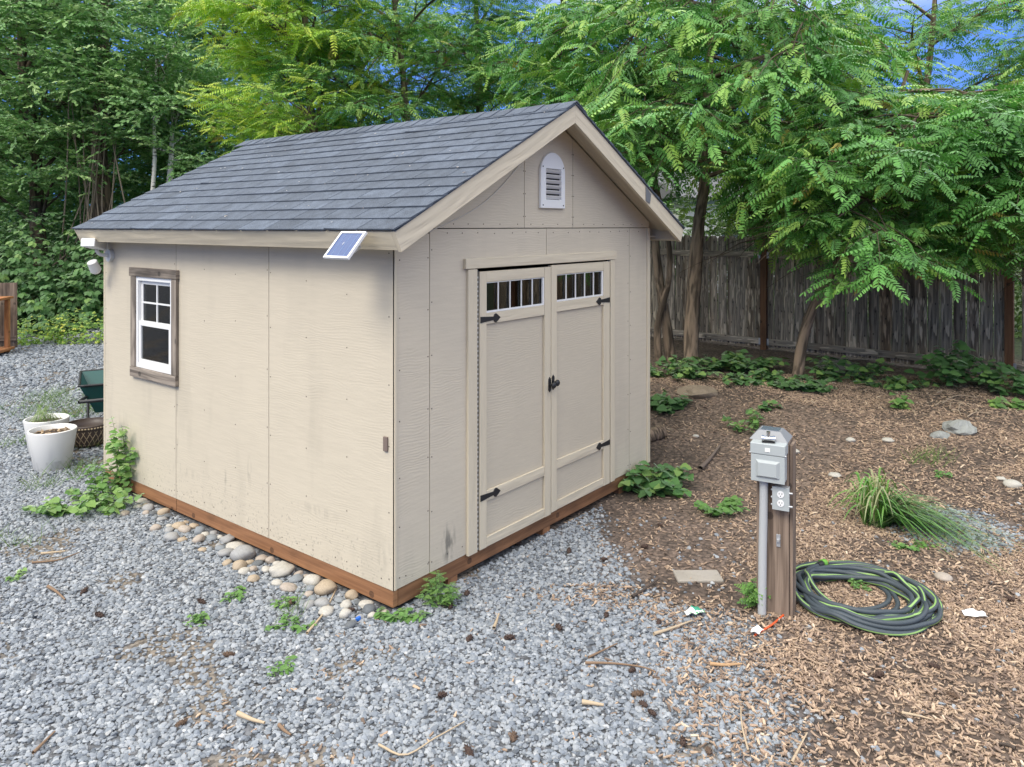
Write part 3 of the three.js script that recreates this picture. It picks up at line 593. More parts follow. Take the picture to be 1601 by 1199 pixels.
// ------------------------------------------------------------------ trees
function sphereDir(r) { const a = r() * 6.283, y = r() * 2 - 1, q = Math.sqrt(1 - y * y); return V(q * Math.cos(a), y, q * Math.sin(a)); }
function tree(o) {
  const r = rngOf(o.seed), [X, d] = o.base, by = o.by ?? ground(X, d) - 0.03, base = V(X, by, -d);
  const t = thing(o.name, o.label, 'tree', [X, by, -d], 0, o.group);
  const c = V(o.c[0], o.c[1], -o.c[2]), rad = V(o.r[0], o.r[1], o.r[2]);
  const pal = o.pal, local = (q) => q.clone().sub(base);
  const topP = o.top ? V(o.top[0], o.top[1], -o.top[2]) : c.clone().add(V(0, rad.y * 0.75, 0));
  // trunk
  const tp = []; const NT = 7;
  for (let i = 0; i <= NT; i++) { const k = i / NT, q = base.clone().lerp(topP, k); const w = (o.wig ?? 0.12) * Math.sin(k * Math.PI) ; q.x += w * (vn(k * 5 + o.seed, 3.3) - 0.5) * 2; q.z += w * (vn(k * 5, o.seed + 7.7) - 0.5) * 2; tp.push(q); }
  if (o.via) o.via.forEach(([k, vx, vy, vd]) => { tp[k] = V(vx, vy, -vd); });
  const tc = new THREE.CatmullRomCurve3(tp);
  part('trunk', tube(tp.map(local), o.tr, o.tr * 0.28, 10, 24, 0.12), o.bark ?? bark, t);
  const leaves = [], twigGeo = [];
  const inside = (p) => { if (p.y < 3.35) { const [u, v] = toShed(p.x, -p.z); if (u > -0.5 && u < 3.6 && v > -0.6 && v < 4.1) return true; } return p.y < ground(p.x, -p.z) + 0.15; };
  const leaf = (p, dir, tip) => {
    if (inside(p)) return; if (o.minY && p.y < o.minY) return;
    const up = UP.clone().add(V((r() - 0.5) * 1.5, 0, (r() - 0.5) * 1.5));
    if (p.z > -11.8 && p.x > 0.9 && p.y < (p.x < 2.95 ? 2.45 : p.x < 3.3 ? 2.15 : p.x < 4.4 ? 1.62 : 1.88)) return; const ok = o.cut ? o.cut(p) : true; if (!ok) return;
    leaves.push([Math.floor(r() * o.geo.length), leafMatrix(p, dir, up, (o.ls ?? 1) * (0.6 + 0.55 * r())), o.geo !== SPRIG && r() < 0.012 ? [0.45, 0.38, 0.06] : pick(pal, r, tip), p]);
  };
  const twig = (p0, dir, L) => {
    const p1 = p0.clone().addScaledVector(dir, L); p1.y -= 0.12 * L;
    if (r() < (o.twigShow ?? 0.6)) twigGeo.push(tube([p0, p0.clone().lerp(p1, 0.5).add(V(0, 0.04 * L, 0)), p1].map(local), 0.006, 0.002, 3, 3));
    const n = Math.max(3, Math.round((o.nl ?? 8) * (0.7 + 0.6 * r())));
    for (let i = 0; i < n; i++) {
      const k = (i + 1) / n, p = p0.clone().lerp(p1, k); p.y += 0.04 * L * Math.sin(Math.PI * k);
      const side = V(-dir.z, 0, dir.x).normalize().multiplyScalar(i % 2 ? 1 : -1);
      const f = side.multiplyScalar(i === n - 1 ? 0.1 : 0.95).addScaledVector(dir, 0.6).add(V((r() - 0.5) * 0.5, -(o.droop ?? 0.16) + (r() - 0.5) * 0.9, (r() - 0.5) * 0.8));
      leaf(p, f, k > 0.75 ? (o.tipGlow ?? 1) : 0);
    }
  };
  for (let i = 0; i < o.limbs; i++) {
    const k = (i + 0.5) / o.limbs, st = tc.getPointAt(clamp(lerp(o.limb0 ?? 0.3, 0.97, k))), az = i * 2.39996 + r() * 0.7 + (o.az ?? 0), e = lerp(-0.75, 0.9, k) + (r() - 0.5) * 0.35, q = Math.sqrt(Math.max(0.1, 1 - e * e * 0.85)), kk = 0.72 + 0.33 * r();
    const end = c.clone().add(V(rad.x * q * Math.cos(az) * kk, rad.y * e * 0.95, rad.z * q * Math.sin(az) * kk));
    const mid = st.clone().lerp(end, 0.55).add(V((r() - 0.5) * 0.4, 0.22 * st.distanceTo(end) * (0.4 + r() * 0.6), (r() - 0.5) * 0.4));
    const lc = new THREE.CatmullRomCurve3([st, mid, end]), L = lc.getLength(), lr = Math.min(o.tr * 0.45, 0.012 + 0.013 * L);
    part('limb', tube([st, lc.getPointAt(0.3), lc.getPointAt(0.6), end].map(local), lr, 0.006, 6, 9, 0.1), o.bark ?? bark, t);
    for (let j = 0; j < o.subs; j++) {
      const s = 0.22 + 0.78 * (j + r() * 0.6) / o.subs, p0 = lc.getPointAt(Math.min(1, s)), tan = lc.getTangentAt(Math.min(1, s));
      const a = (j % 2 ? 1 : -1) * (0.5 + 0.7 * r()), dir = tan.clone().applyAxisAngle(UP, a); dir.y = dir.y * 0.5 + (r() - 0.45) * 0.6; dir.normalize();
      const sl = (o.subL ?? 1.1) * (0.6 + 0.6 * r()) * (1 - 0.35 * s), p1 = p0.clone().addScaledVector(dir, sl); p1.y -= 0.1 * sl;
      twigGeo.push(tube([p0, p0.clone().lerp(p1, 0.5).add(V(0, 0.06, 0)), p1].map(local), Math.min(lr * 0.7, 0.012), 0.004, 4, 4));
      for (let m = 0; m < o.twigs; m++) {
        const u = 0.2 + 0.8 * (m + r() * 0.5) / o.twigs, q0 = p0.clone().lerp(p1, u);
        const td = dir.clone().applyAxisAngle(UP, (m % 2 ? 1 : -1) * (0.4 + 0.7 * r())); td.y += (r() - 0.5) * 0.7; td.normalize();
        twig(q0, td, (o.twigL ?? 0.55) * (0.7 + 0.6 * r()));
      }
    }
  }
  if (twigGeo.length) tag(part('twigs', merged(twigGeo), twigMat, t), null, null, null, 'stuff');
  // the leaves that show largest are parts of their own
  if (o.near) {
    const seen = leaves.map((q) => { const p = q[3], dd = -p.z, sx = p.x / dd * 1197 + 800, sy = 353 - (p.y - EYE) / dd * 1197; return [q, sx > 0 && sx < 1601 && sy > 0 && sy < 700 ? dd : 999]; }).sort((a, b) => a[1] - b[1]);
    const big = seen.slice(0, o.near), mats = [0, 1, 2, 3, 4, 5].map((k) => leafMat(o.name + o.seed + k, pick(pal, r, k > 3 ? 1 : 0.2), 0.7));
    for (const [q] of big) { const m = part('leaf', o.geo[q[0]], mats[Math.floor(r() * 6)], t); M4.makeTranslation(-base.x, -base.y, -base.z).multiply(q[1]).decompose(m.position, m.quaternion, m.scale); }
    const s = new Set(big.map((b) => b[0]));
    instances('crown', o.geo, leafWhite, leaves.filter((q) => !s.has(q)), t, base.toArray());
  } else instances('crown', o.geo, leafWhite, leaves, t, base.toArray());
  o.count = leaves.length; return t;
}
const LO = { geo: PIN, pal: GREEN.locust, limbs: 13, subs: 7, twigs: 5, nl: 6, ls: 0.95 };
// the two locusts in front of the fence
tree({ ...LO, name: 'locust_tree', label: 'slim young locust tree leaning right in front of the fence, lowest fronds over the fence', seed: 3, base: [3.44, 9.25], tr: 0.068, top: [4.5, 4.0, 8.7], via: [[1, 3.5, 0.9, 9.2], [2, 3.64, 1.35, 9.15], [3, 3.85, 1.8, 9.05]], wig: 0.1, c: [4.65, 2.65, 8.7], r: [2.1, 1.0, 1.3], limb0: 0.4, limbs: 26, nl: 7, near: 300, bark });
tree({ ...LO, name: 'locust_tree', label: 'straight locust trunk beside the right eave of the shed, thickest in front of the fence', seed: 4, base: [2.3, 9.85], tr: 0.1, top: [2.75, 6.2, 10.2], via: [[1, 2.33, 1.3, 9.85], [2, 2.4, 2.2, 9.87]], wig: 0.08, c: [2.8, 3.75, 9.5], r: [1.9, 1.4, 1.5], limb0: 0.42, limbs: 20, near: 150 });
tree({ ...LO, name: 'locust_tree', label: 'thin knotty locust stem just left of the straight trunk', seed: 5, base: [2.17, 10.4], tr: 0.075, top: [1.7, 5.6, 11.0], via: [[1, 2.08, 1.0, 10.4], [2, 1.98, 1.8, 10.5]], c: [1.6, 4.4, 11.2], r: [1.6, 1.3, 1.4], limb0: 0.55, limbs: 9 });
tree({ ...LO, name: 'locust_tree', label: 'crooked thin stem nearest the shed wall, left of two trunks', seed: 6, base: [1.98, 10.3], tr: 0.05, top: [1.9, 4.6, 10.9], via: [[1, 1.96, 0.9, 10.3], [2, 2.12, 1.5, 10.35], [3, 2.14, 2.1, 10.5]], c: [1.6, 3.9, 11.4], r: [1.2, 0.9, 1.0], limb0: 0.6, limbs: 6 });
// locusts behind the shed and beyond the fence
const LB = { ...LO, geo: PINLOW, ls: 0.88, nl: 9 };
tree({ ...LB, name: 'locust_tree', label: 'yellow green locust spreading over the left end of the shed roof', seed: 7, pal: GREEN.gold, base: [-3.3, 14.2], tr: 0.13, c: [-3.75, 5.0, 13.4], r: [1.3, 2.7, 1.7], limb0: 0.2, limbs: 20, tipGlow: 1.2, near: 60 });
tree({ ...LB, name: 'locust_tree', label: 'locust behind the middle of the shed ridge, left of the sky gap', seed: 8, base: [-1.6, 14.3], tr: 0.12, c: [-2.2, 4.9, 13.8], r: [2.0, 2.5, 1.8], limb0: 0.22, limbs: 17 });
tree({ ...LB, name: 'locust_tree', label: 'open locust behind the shed ridge with blue sky between its limbs', seed: 9, base: [-0.7, 15.2], tr: 0.13, nl: 6, c: [-0.7, 5.0, 14.6], r: [1.5, 2.6, 1.4], limb0: 0.25, limbs: 10 });
tree({ ...LB, name: 'locust_tree', label: 'dark locust rising behind the peak of the shed roof', seed: 10, base: [0.9, 14.2], tr: 0.13, c: [0.9, 4.9, 13.6], r: [1.5, 2.5, 1.6], limb0: 0.22, limbs: 13 });
tree({ ...LB, name: 'locust_tree', label: 'locust beyond the fence with long bare limbs against blue sky', seed: 12, base: [4.1, 13.6], tr: 0.11, nl: 6, c: [4.4, 4.9, 12.8], r: [2.3, 2.1, 1.6], limb0: 0.3, limbs: 10 });
tree({ ...LB, name: 'locust_tree', label: 'locust beyond the fence at the right, second from the right edge', seed: 13, base: [6.3, 12.8], tr: 0.11, nl: 6, c: [6.3, 4.4, 11.4], r: [2.0, 1.7, 1.4], limb0: 0.3, limbs: 10 });
tree({ ...LB, name: 'locust_tree', label: 'locust beyond the fence filling the right edge of the view', seed: 14, base: [8.9, 12.6], tr: 0.11, nl: 6, c: [8.1, 3.9, 11.2], r: [1.7, 1.9, 1.5], limb0: 0.25, limbs: 11 });
// broadleaf trees at the left, beyond the brambles
const BR = { geo: SPRIG, pal: GREEN.broad, bark: barkDark, droop: 0.1, limbs: 20, subs: 7, twigs: 5, nl: 7, twigL: 0.75, subL: 1.3, ls: 1.45, limb0: 0.12, tipGlow: 0.5 };
tree({ ...BR, name: 'broadleaf_tree', label: 'leafy tree with dark trunk at the far left, nearest the left edge', seed: 31, base: [-11.4, 18.6], tr: 0.19, c: [-11.6, 6.0, 17.8], r: [2.6, 4.4, 2.2], limbs: 24 });
tree({ ...BR, name: 'broadleaf_tree', label: 'tree with vine-tangled pale stems left of the white birch', seed: 32, base: [-9.45, 17.6], tr: 0.24, c: [-9.5, 6.6, 17.9], r: [2.0, 3.8, 2.0], limbs: 18, limb0: 0.3 });
tree({ ...BR, name: 'broadleaf_tree', label: 'tall broadleaf tree between the left tree group and yellow locust', seed: 33, base: [-8.6, 21.2], tr: 0.18, c: [-7.9, 6.3, 21.2], r: [2.6, 4.4, 1.8], limbs: 20 });
tree({ ...BR, name: 'broadleaf_tree', label: 'dark broadleaf tree standing behind all others at the left', seed: 34, base: [-13.5, 24], tr: 0.2, c: [-12.8, 7, 23.5], r: [5.0, 5.5, 2.6], limbs: 24, ls: 1.7, subL: 2.2, twigL: 1.1 });
tree({ ...BR, name: 'broadleaf_tree', label: 'tall far tree closing the gap behind the vine-tangled trunk', seed: 39, base: [-18, 27], tr: 0.2, c: [-17.5, 5, 26], r: [4.5, 5, 2.4], limbs: 24, ls: 1.7, subL: 2.2, twigL: 1.1 });
tree({ ...BR, name: 'broadleaf_tree', label: 'far broadleaf tree behind the locusts over the shed roof', seed: 35, base: [-5, 25], tr: 0.2, c: [-5, 5.6, 25], r: [5.2, 4.0, 2.4], limbs: 20, ls: 1.7, subL: 2.2, twigL: 1.1 });
tree({ ...BR, name: 'broadleaf_tree', label: 'low far tree seen under the locust limbs right of the roof peak', seed: 36, pal: GREEN.lime, base: [3.2, 26], tr: 0.18, c: [3, 3.0, 26], r: [4.5, 2.3, 2.2], limbs: 18, ls: 1.7, subL: 1.8, twigL: 0.9 });
tree({ ...BR, name: 'broadleaf_tree', label: 'pale sunlit tree far beyond the fence at the right edge', seed: 37, pal: GREEN.lime, base: [15, 26], tr: 0.18, c: [14.6, 2.2, 25], r: [4.6, 2.7, 2.2], limbs: 20, ls: 1.7, subL: 1.8, twigL: 0.9 });
tree({ ...BR, name: 'broadleaf_tree', label: 'low far tree beyond the fence behind the right locusts', seed: 38, base: [9, 24], tr: 0.18, c: [8.8, 2.4, 23], r: [3.6, 2.6, 2.2], limbs: 18, ls: 1.7, subL: 1.8, twigL: 0.9 });
for (const [X, d, h, lab, s] of [[-8.05, 17.0, 6.0, 'slender birch with a bright white trunk, left of two birches', 41], [-7.95, 17.6, 4.9, 'birch with a greyish white trunk, right of two birches', 42]])
  tree({ ...BR, bark: birchBark, name: 'birch_tree', label: lab, group: null, seed: s, base: [X, d], tr: s === 41 ? 0.07 : 0.12, top: [X + 0.15, h, d], c: [X, h - 0.4, d + 0.2], r: [1.2, 1.3, 1.1], limbs: 6, limb0: 0.7, subs: 5, wig: 0.05 });
// vine stems hanging on the tangled tree
{
  const t = thing('dead_vine', 'tangle of pale bare vines hanging round the dark trunk at left', 'vine', [-9.3, ground(-9.3, 17.2), -17.2]), r = rngOf(90);
  for (let i = 0; i < 16; i++) { const a = (r() - 0.5) * 1.8, h = 1.6 + r() * 3.2; part('stem', tube([V(a, 0.8, (r() - 0.3) * 0.5), V(a * 0.5 + (r() - 0.5) * 0.5, h * 0.5 + 0.3, r() * 0.4), V(a * 0.3 + (r() - 0.5) * 1.2, h + 0.8, (r() - 0.5) * 0.6)], 0.022, 0.01, 4, 8), std([0.2, 0.16, 0.12], 0.95), t); }
}

// ------------------------------------------------------------------ brambles and hedge mass
function mound(name, label, geos, pal, spots, n, seed, s, cat = 'bush', kind = null) {     // leaf mass over ellipsoids [X, d, y, rx, ry, rd]
  const r = rngOf(seed), list = [], o = [spots[0][0], ground(spots[0][0], spots[0][1]), -spots[0][1]];
  const t = kind ? null : thing(name, label, cat, o);
  const w = spots.map((q) => q[3] * q[4]), tot = w.reduce((a, b) => a + b, 0);
  spots.forEach((q, qi) => {
    const m = Math.round(n * w[qi] / tot);
    for (let i = 0; i < m; i++) {
      const dir = sphereDir(r); if (dir.z < -0.35) continue;
      const k = Math.pow(r(), 0.35) * (0.8 + 0.3 * vn(dir.x * 3 + qi * 5 + 20, dir.y * 3 + 20)), p = V(q[0] + dir.x * q[3] * k, q[2] + dir.y * q[4] * k, -q[1] + dir.z * q[5] * k);
      if (p.y < ground(p.x, -p.z) + 0.02) continue;
      if (inShed(p.x, -p.z, 0.05)) continue;
      const f = dir.clone().multiplyScalar(0.6).add(V((r() - 0.5) * 1.4, -0.4, (r() - 0.5) * 1.4)), up = dir.clone().multiplyScalar(0.7).add(V((r() - 0.5) * 0.5, 0.7, (r() - 0.5) * 0.5));
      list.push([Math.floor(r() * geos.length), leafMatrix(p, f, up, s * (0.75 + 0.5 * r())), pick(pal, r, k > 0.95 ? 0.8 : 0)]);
    }
  });
  if (kind) { const h = instances(name, geos, leafWhite, list, scene); tag(h, label, null, null, 'stuff'); return h; }
  // canes under the leaves
  const canes = [];
  for (const q of spots) for (let i = 0; i < 5; i++) { const a = r() * 6.28; canes.push(tube([V(q[0] + 0.3 * Math.cos(a) * q[3], ground(q[0], q[1]), -q[1] + 0.3 * Math.sin(a) * q[5]), V(q[0] + 0.5 * Math.cos(a) * q[3], q[2] + 0.3 * q[4], -q[1] + 0.5 * Math.sin(a) * q[5]), V(q[0] + 0.9 * Math.cos(a) * q[3], q[2] + 0.1 * q[4], -q[1] + 0.8 * Math.sin(a) * q[5])].map((p) => p.sub(V(...o))), 0.008, 0.004, 4, 6)); }
  tag(part('canes', merged(canes), twigMat, t), null, null, null, 'stuff');
  instances('foliage', geos, leafWhite, list, t, o); return t;
}
mound('bramble_bush', 'wide dark green bramble thicket at the back of the gravel yard', TRI, GREEN.bramble, [[-12.4, 17.2, 1.0, 2.2, 1.6, 1.4], [-10.4, 16.8, 1.1, 1.8, 1.7, 1.4], [-8.3, 16.8, 1.0, 1.8, 1.6, 1.4], [-6.4, 17.2, 0.9, 1.8, 1.4, 1.2], [-9.2, 16.0, 0.5, 1.6, 0.9, 0.9], [-11.6, 16.2, 0.6, 1.6, 1.0, 0.9], [-14.4, 17.4, 1.2, 2.0, 1.9, 1.4]], 11000, 51, 1.35);
mound('wild_flowers', 'low bright yellow green weeds along the far gravel edge', TRI, [[0.16, 0.32, 0.04], [0.27, 0.44, 0.05], [0.62, 0.58, 0.05]], [[-9.4, 14.6, 0.1, 1.3, 0.42, 0.45], [-8.0, 14.7, 0.15, 1.2, 0.5, 0.45], [-10.4, 14.4, 0.05, 1.0, 0.2, 0.4], [-7, 14.7, 0.1, 1, 0.4, 0.5]], 3600, 52, 0.5, null, 'stuff');
mound('broadleaf_bush', 'dark undergrowth filling the space beneath the left trees', SPRIG, GREEN.broad, [[-12.6, 19.8, 2.2, 2.4, 2.0, 1], [-9.6, 19.4, 2.2, 2.2, 2.0, 1], [-6.6, 19.4, 2.0, 2.2, 2.0, 1], [-15.5, 19.4, 2.4, 2.4, 2.2, 1], [-11, 21.5, 3.2, 3, 2.6, 1], [-8, 22, 3.2, 3, 2.6, 1], [-15, 22, 3.2, 3, 2.6, 1], [-12, 25.5, 2.6, 4, 3, 1], [-18, 24, 3, 3, 3, 1]], 13500, 53, 1.4);
mound('broadleaf_bush', 'undergrowth behind the shed beneath the yellow green locust', SPRIG, GREEN.broad, [[-3.6, 17.2, 1.8, 2.2, 1.7, 1], [-0.6, 17.6, 1.8, 2.2, 1.6, 1], [2.0, 17.4, 1.6, 2.0, 1.5, 1]], 2800, 54, 1.4);
mound('broadleaf_bush', 'sunlit shrubs showing through gaps beyond the wooden fence', SPRIG, GREEN.lime, [[4.0, 16.2, 1.3, 1.8, 1.4, 0.9], [7.0, 14.8, 1.2, 1.8, 1.3, 0.9], [9.8, 13.4, 1.1, 1.8, 1.2, 0.9], [1.6, 17.4, 1.3, 1.6, 1.3, 0.9], [3.4, 14.6, 2.0, 1.0, 1.0, 0.6], [5.2, 14.8, 1.9, 1.2, 1.0, 0.6]], 4200, 55, 1.3);

// ------------------------------------------------------------------ pale house beyond the fence
{
  const t = thing('house', 'pale grey house glimpsed between trunks beyond the fence', 'house', [6.5, 0, -23], 0.35);
  part('wall', plainBox(-3.2, 3.2, 0, 3.0, -2.5, 2.5), std([0.6, 0.6, 0.6], 0.8), t);
  part('roof', gridUV(slab(poly([[-2.9, 2.95], [2.9, 2.95], [0, 4.2]]), 7).rotateY(Math.PI / 2).translate(-3.5, 0, 0), 'x'), std([0.12, 0.12, 0.13], 0.9), t);
  for (const x of [-1.6, 1.2]) { const w = part('window', plainBox(x - 0.5, x + 0.5, 1.0, 2.2, 2.5, 2.53), white, t); part('pane', plainBox(x - 0.44, x + 0.44, 1.06, 2.14, 2.531, 2.536), std([0.04, 0.05, 0.06], 0.1), w); }
}

// ------------------------------------------------------------------ fence
{
  const A = [3.79, 11.5], dir = [-0.7495, 0.662], t = thing('wooden_fence', 'weathered grey wooden picket fence with brown posts behind the bank', 'fence', [A[0], 0, -A[1]], Math.atan2(dir[1], dir[0]));
  // local x runs along the fence to the left and back; local z points away from the shed side
  // (turn chosen so that local (1,0,0) maps to (dir0, 0, -dir1))
  const r = rngOf(61), FS = 1;
  const gy = (s) => ground(A[0] + dir[0] * s, A[1] + dir[1] * s);
  const posts = [[-6.2], [-3.12], [0], [3.0], [6.0], [9.0]].map((q) => q[0]);
  const geos = [0, 1, 2, 3, 4, 5].map((k) => { const h = 1.0; const g = slab(poly([[-0.068, 0], [0.068, 0], [0.068, h - 0.022], [0.046, h], [-0.046, h], [-0.068, h - 0.022]]), 0.017, 0.0015); return gridUV(g, 'y', 1.8, k * 0.37, k * 0.61); });
  for (let s = -6.6; s < 9.4; s += 0.1455 + (r() < 0.25 ? 0.012 * r() : 0.002)) {
    if (posts.some((p) => Math.abs(p - s) < 0.05)) continue;
    const b = gy(s) + 0.02 + 0.02 * r(), top = 2.075 + 0.02 * (r() - 0.5);
    const m = part('picket', geos[Math.floor(r() * 6)], fenceMats[Math.floor(Math.pow(r(), 1.2) * 5)], t);
    m.position.set(s, b, 0.0125 + 0.005 * r()); m.scale.set(0.97 + 0.05 * r(), top - b, 1); m.rotation.z = (r() - 0.5) * 0.012;
  }
  for (let i = 0; i < posts.length; i++) {
    const b = gy(posts[i]) - 0.1; part('post', board(posts[i] - 0.046, posts[i] + 0.046, b, 2.1, -0.045, 0.05, 'y'), fencePost, t);
    if (i < posts.length - 1) for (const h of [0, 1]) {
      const x0 = posts[i] + 0.05, x1 = posts[i + 1] - 0.05, y0 = h ? 1.80 : 0.5;
      const rl = part('rail', board(x0, x1, y0 - 0.045, y0 + 0.045, -0.026, 0.0115, 'x'), fenceMats[[0, 2][h]], t); rl.position.y = 0;
      for (const q of [x0 + 0.012, x1 - 0.012]) part('bracket', plainBox(q - 0.016, q + 0.016, y0 - 0.05, y0 + 0.05, -0.029, -0.0265), galv, t);
    }
  }
}
// ------------------------------------------------------------------ weathered boards at the left edge, pots, barrow
{
  const p = at(9, 548), t = thing('plywood_board', 'brown weathered board standing on edge at the far left', 'board', W3(p), 0.25);
  part('sheet', board(-0.3, 0.12, 0, 1.2, -0.2, -0.17, 'y'), postWood, t); part('batten', board(-0.3, 0.12, 0.15, 0.24, -0.169, -0.145, 'x'), postWood, t);
  const q = at(-14, 556), c = thing('wooden_stand', 'orange stained wooden stand cut off by the left edge', 'stand', W3(q), 0.15);
  for (const [x, z] of [[-0.5, -0.3], [0.1, -0.3], [-0.5, 0.1], [0.1, 0.1]]) part('leg', board(x, x + 0.07, 0, 0.95, z, z + 0.07, 'y'), orangeWood, c);
  part('top', board(-0.55, 0.2, 0.95, 0.99, -0.35, 0.22, 'x'), orangeWood, c);
  part('apron', board(-0.43, 0.1, 0.45, 0.9, 0.11, 0.135, 'x'), orangeWood, c); part('shelf', board(-0.55, 0.22, 0.06, 0.1, -0.35, 0.24, 'x'), orangeWood, c);
}
const potMat = std([0.72, 0.72, 0.7], 0.5, { map: texOf(256, 256, (x, y) => { const k = 0.93 + 0.07 * fbm(x * 8, y * 6, 8, 6, 4) - 0.22 * (y < 0.25 ? 1 : 0) * sstep(0.5, 0.75, fbm(x * 24, y * 16, 24, 16, 3)); return [k, k * 0.99, k * 0.97]; }) });
const soilMat = std([0.07, 0.05, 0.036], 1);
function chipPile(parent, y, R, n, seed) {
  const r = rngOf(seed);
  for (let i = 0; i < n; i++) { const a = r() * 6.28, q = Math.sqrt(r()) * R, g = new THREE.BoxGeometry(0.03 + 0.04 * r(), 0.004, 0.008 + 0.008 * r()); const m = part('wood_chip', g, std(mixc([0.12, 0.08, 0.05], [0.45, 0.33, 0.2], r()), 0.9), parent); m.position.set(q * Math.cos(a), y + 0.006 + 0.008 * r(), q * Math.sin(a)); m.rotation.set((r() - 0.5) * 0.5, r() * 6, (r() - 0.5) * 0.5); }
}
function whitePot(pos, s, label) {
  const t = thing('plant_pot', label, 'pot', pos, 0, 'white pots beside the shed corner'), H = 0.36 * s, R = 0.2 * s, r0 = 0.15 * s;
  const pts = [[0.001, 0], [r0 - 0.01, 0], [r0, 0.01], [R, H - 0.02], [R, H - 0.004], [R - 0.005, H], [R - 0.014, H], [R - 0.018, H - 0.006], [R - 0.03, H - 0.06], [0.001, H - 0.06]].map((q) => new THREE.Vector2(...q));
  part('body', toCreasedNormals(new THREE.LatheGeometry(pts, 36), 0.7), potMat, t);
  part('soil', new THREE.CircleGeometry(R - 0.022, 24).rotateX(-Math.PI / 2).translate(0, H - 0.045, 0), soilMat, t);
  return [t, H, R];
}
{
  const p = at(82, 731), [t, H, R] = whitePot(W3(p), 1.0, 'white plastic pot with bare soil and bark, nearer of two white pots'); chipPile(t, H - 0.045, R - 0.03, 60, 8);
  const q = at(71, 724), [t2, H2, R2] = whitePot(W3([q[0] - 0.17, q[1], q[2] + 0.3]), 0.98, 'white pot with grass sprouting, behind the nearer white pot'); const r = rngOf(3);
  for (let i = 0; i < 70; i++) { const m = part('grass_blade', grassBlade, leafMat('g' + i % 4, mixc([0.1, 0.2, 0.03], [0.25, 0.33, 0.08], (i % 4) / 3)), t2); const a = r() * 6.28, k = Math.sqrt(r()) * (R2 - 0.03); m.position.set(k * Math.cos(a), H2 - 0.045, k * Math.sin(a)); m.rotation.set(-1.2 + 0.5 * r(), a, 0, 'YXZ'); m.scale.setScalar(0.5 + 0.4 * r()); }
}
{
  const p = at(138, 697), t = thing('woven_planter', 'brown round planter with raised lattice pattern by the shed corner', 'planter', W3(p)), H = 0.24, brown = std([0.06, 0.042, 0.034], 0.45);
  const pts = [[0.001, 0], [0.11, 0], [0.14, 0.03], [0.185, 0.11], [0.2, 0.19], [0.205, 0.21], [0.215, 0.22], [0.215, 0.238], [0.205, H], [0.19, H], [0.185, 0.16], [0.001, 0.15]].map((q) => new THREE.Vector2(...q));
  part('body', new THREE.LatheGeometry(pts, 40), brown, t);
  const strip = [], lat = std([0.33, 0.26, 0.17], 0.6), rr = (y) => y < 0.11 ? lerp(0.14, 0.185, (y - 0.03) / 0.08) : lerp(0.185, 0.2, (y - 0.11) / 0.08);
  for (let i = 0; i < 22; i++) for (const s of [-1, 1]) { const q = []; for (let k = 0; k <= 5; k++) { const y = 0.035 + 0.15 * k / 5, a = i / 22 * 6.283 + s * 0.42 * (k / 5 - 0.5); q.push(V(rr(y) * Math.cos(a), y, rr(y) * Math.sin(a))); } strip.push(tube(q, 0.0045, 0.0045, 4, 5)); }
  tag(part('lattice', merged(strip), lat, t), null, null, null, 'stuff');
  const rope = []; for (let i = 0; i < 48; i++) { const a = i / 48 * 6.283; rope.push(new THREE.SphereGeometry(0.012, 6, 4).scale(1, 0.8, 1).translate(0.213 * Math.cos(a), 0.215, 0.213 * Math.sin(a))); }
  tag(part('rope_rim', merged(rope), lat, t), null, null, null, 'stuff');
  part('soil', new THREE.CircleGeometry(0.18, 24).rotateX(-Math.PI / 2).translate(0, 0.165, 0), soilMat, t);
}
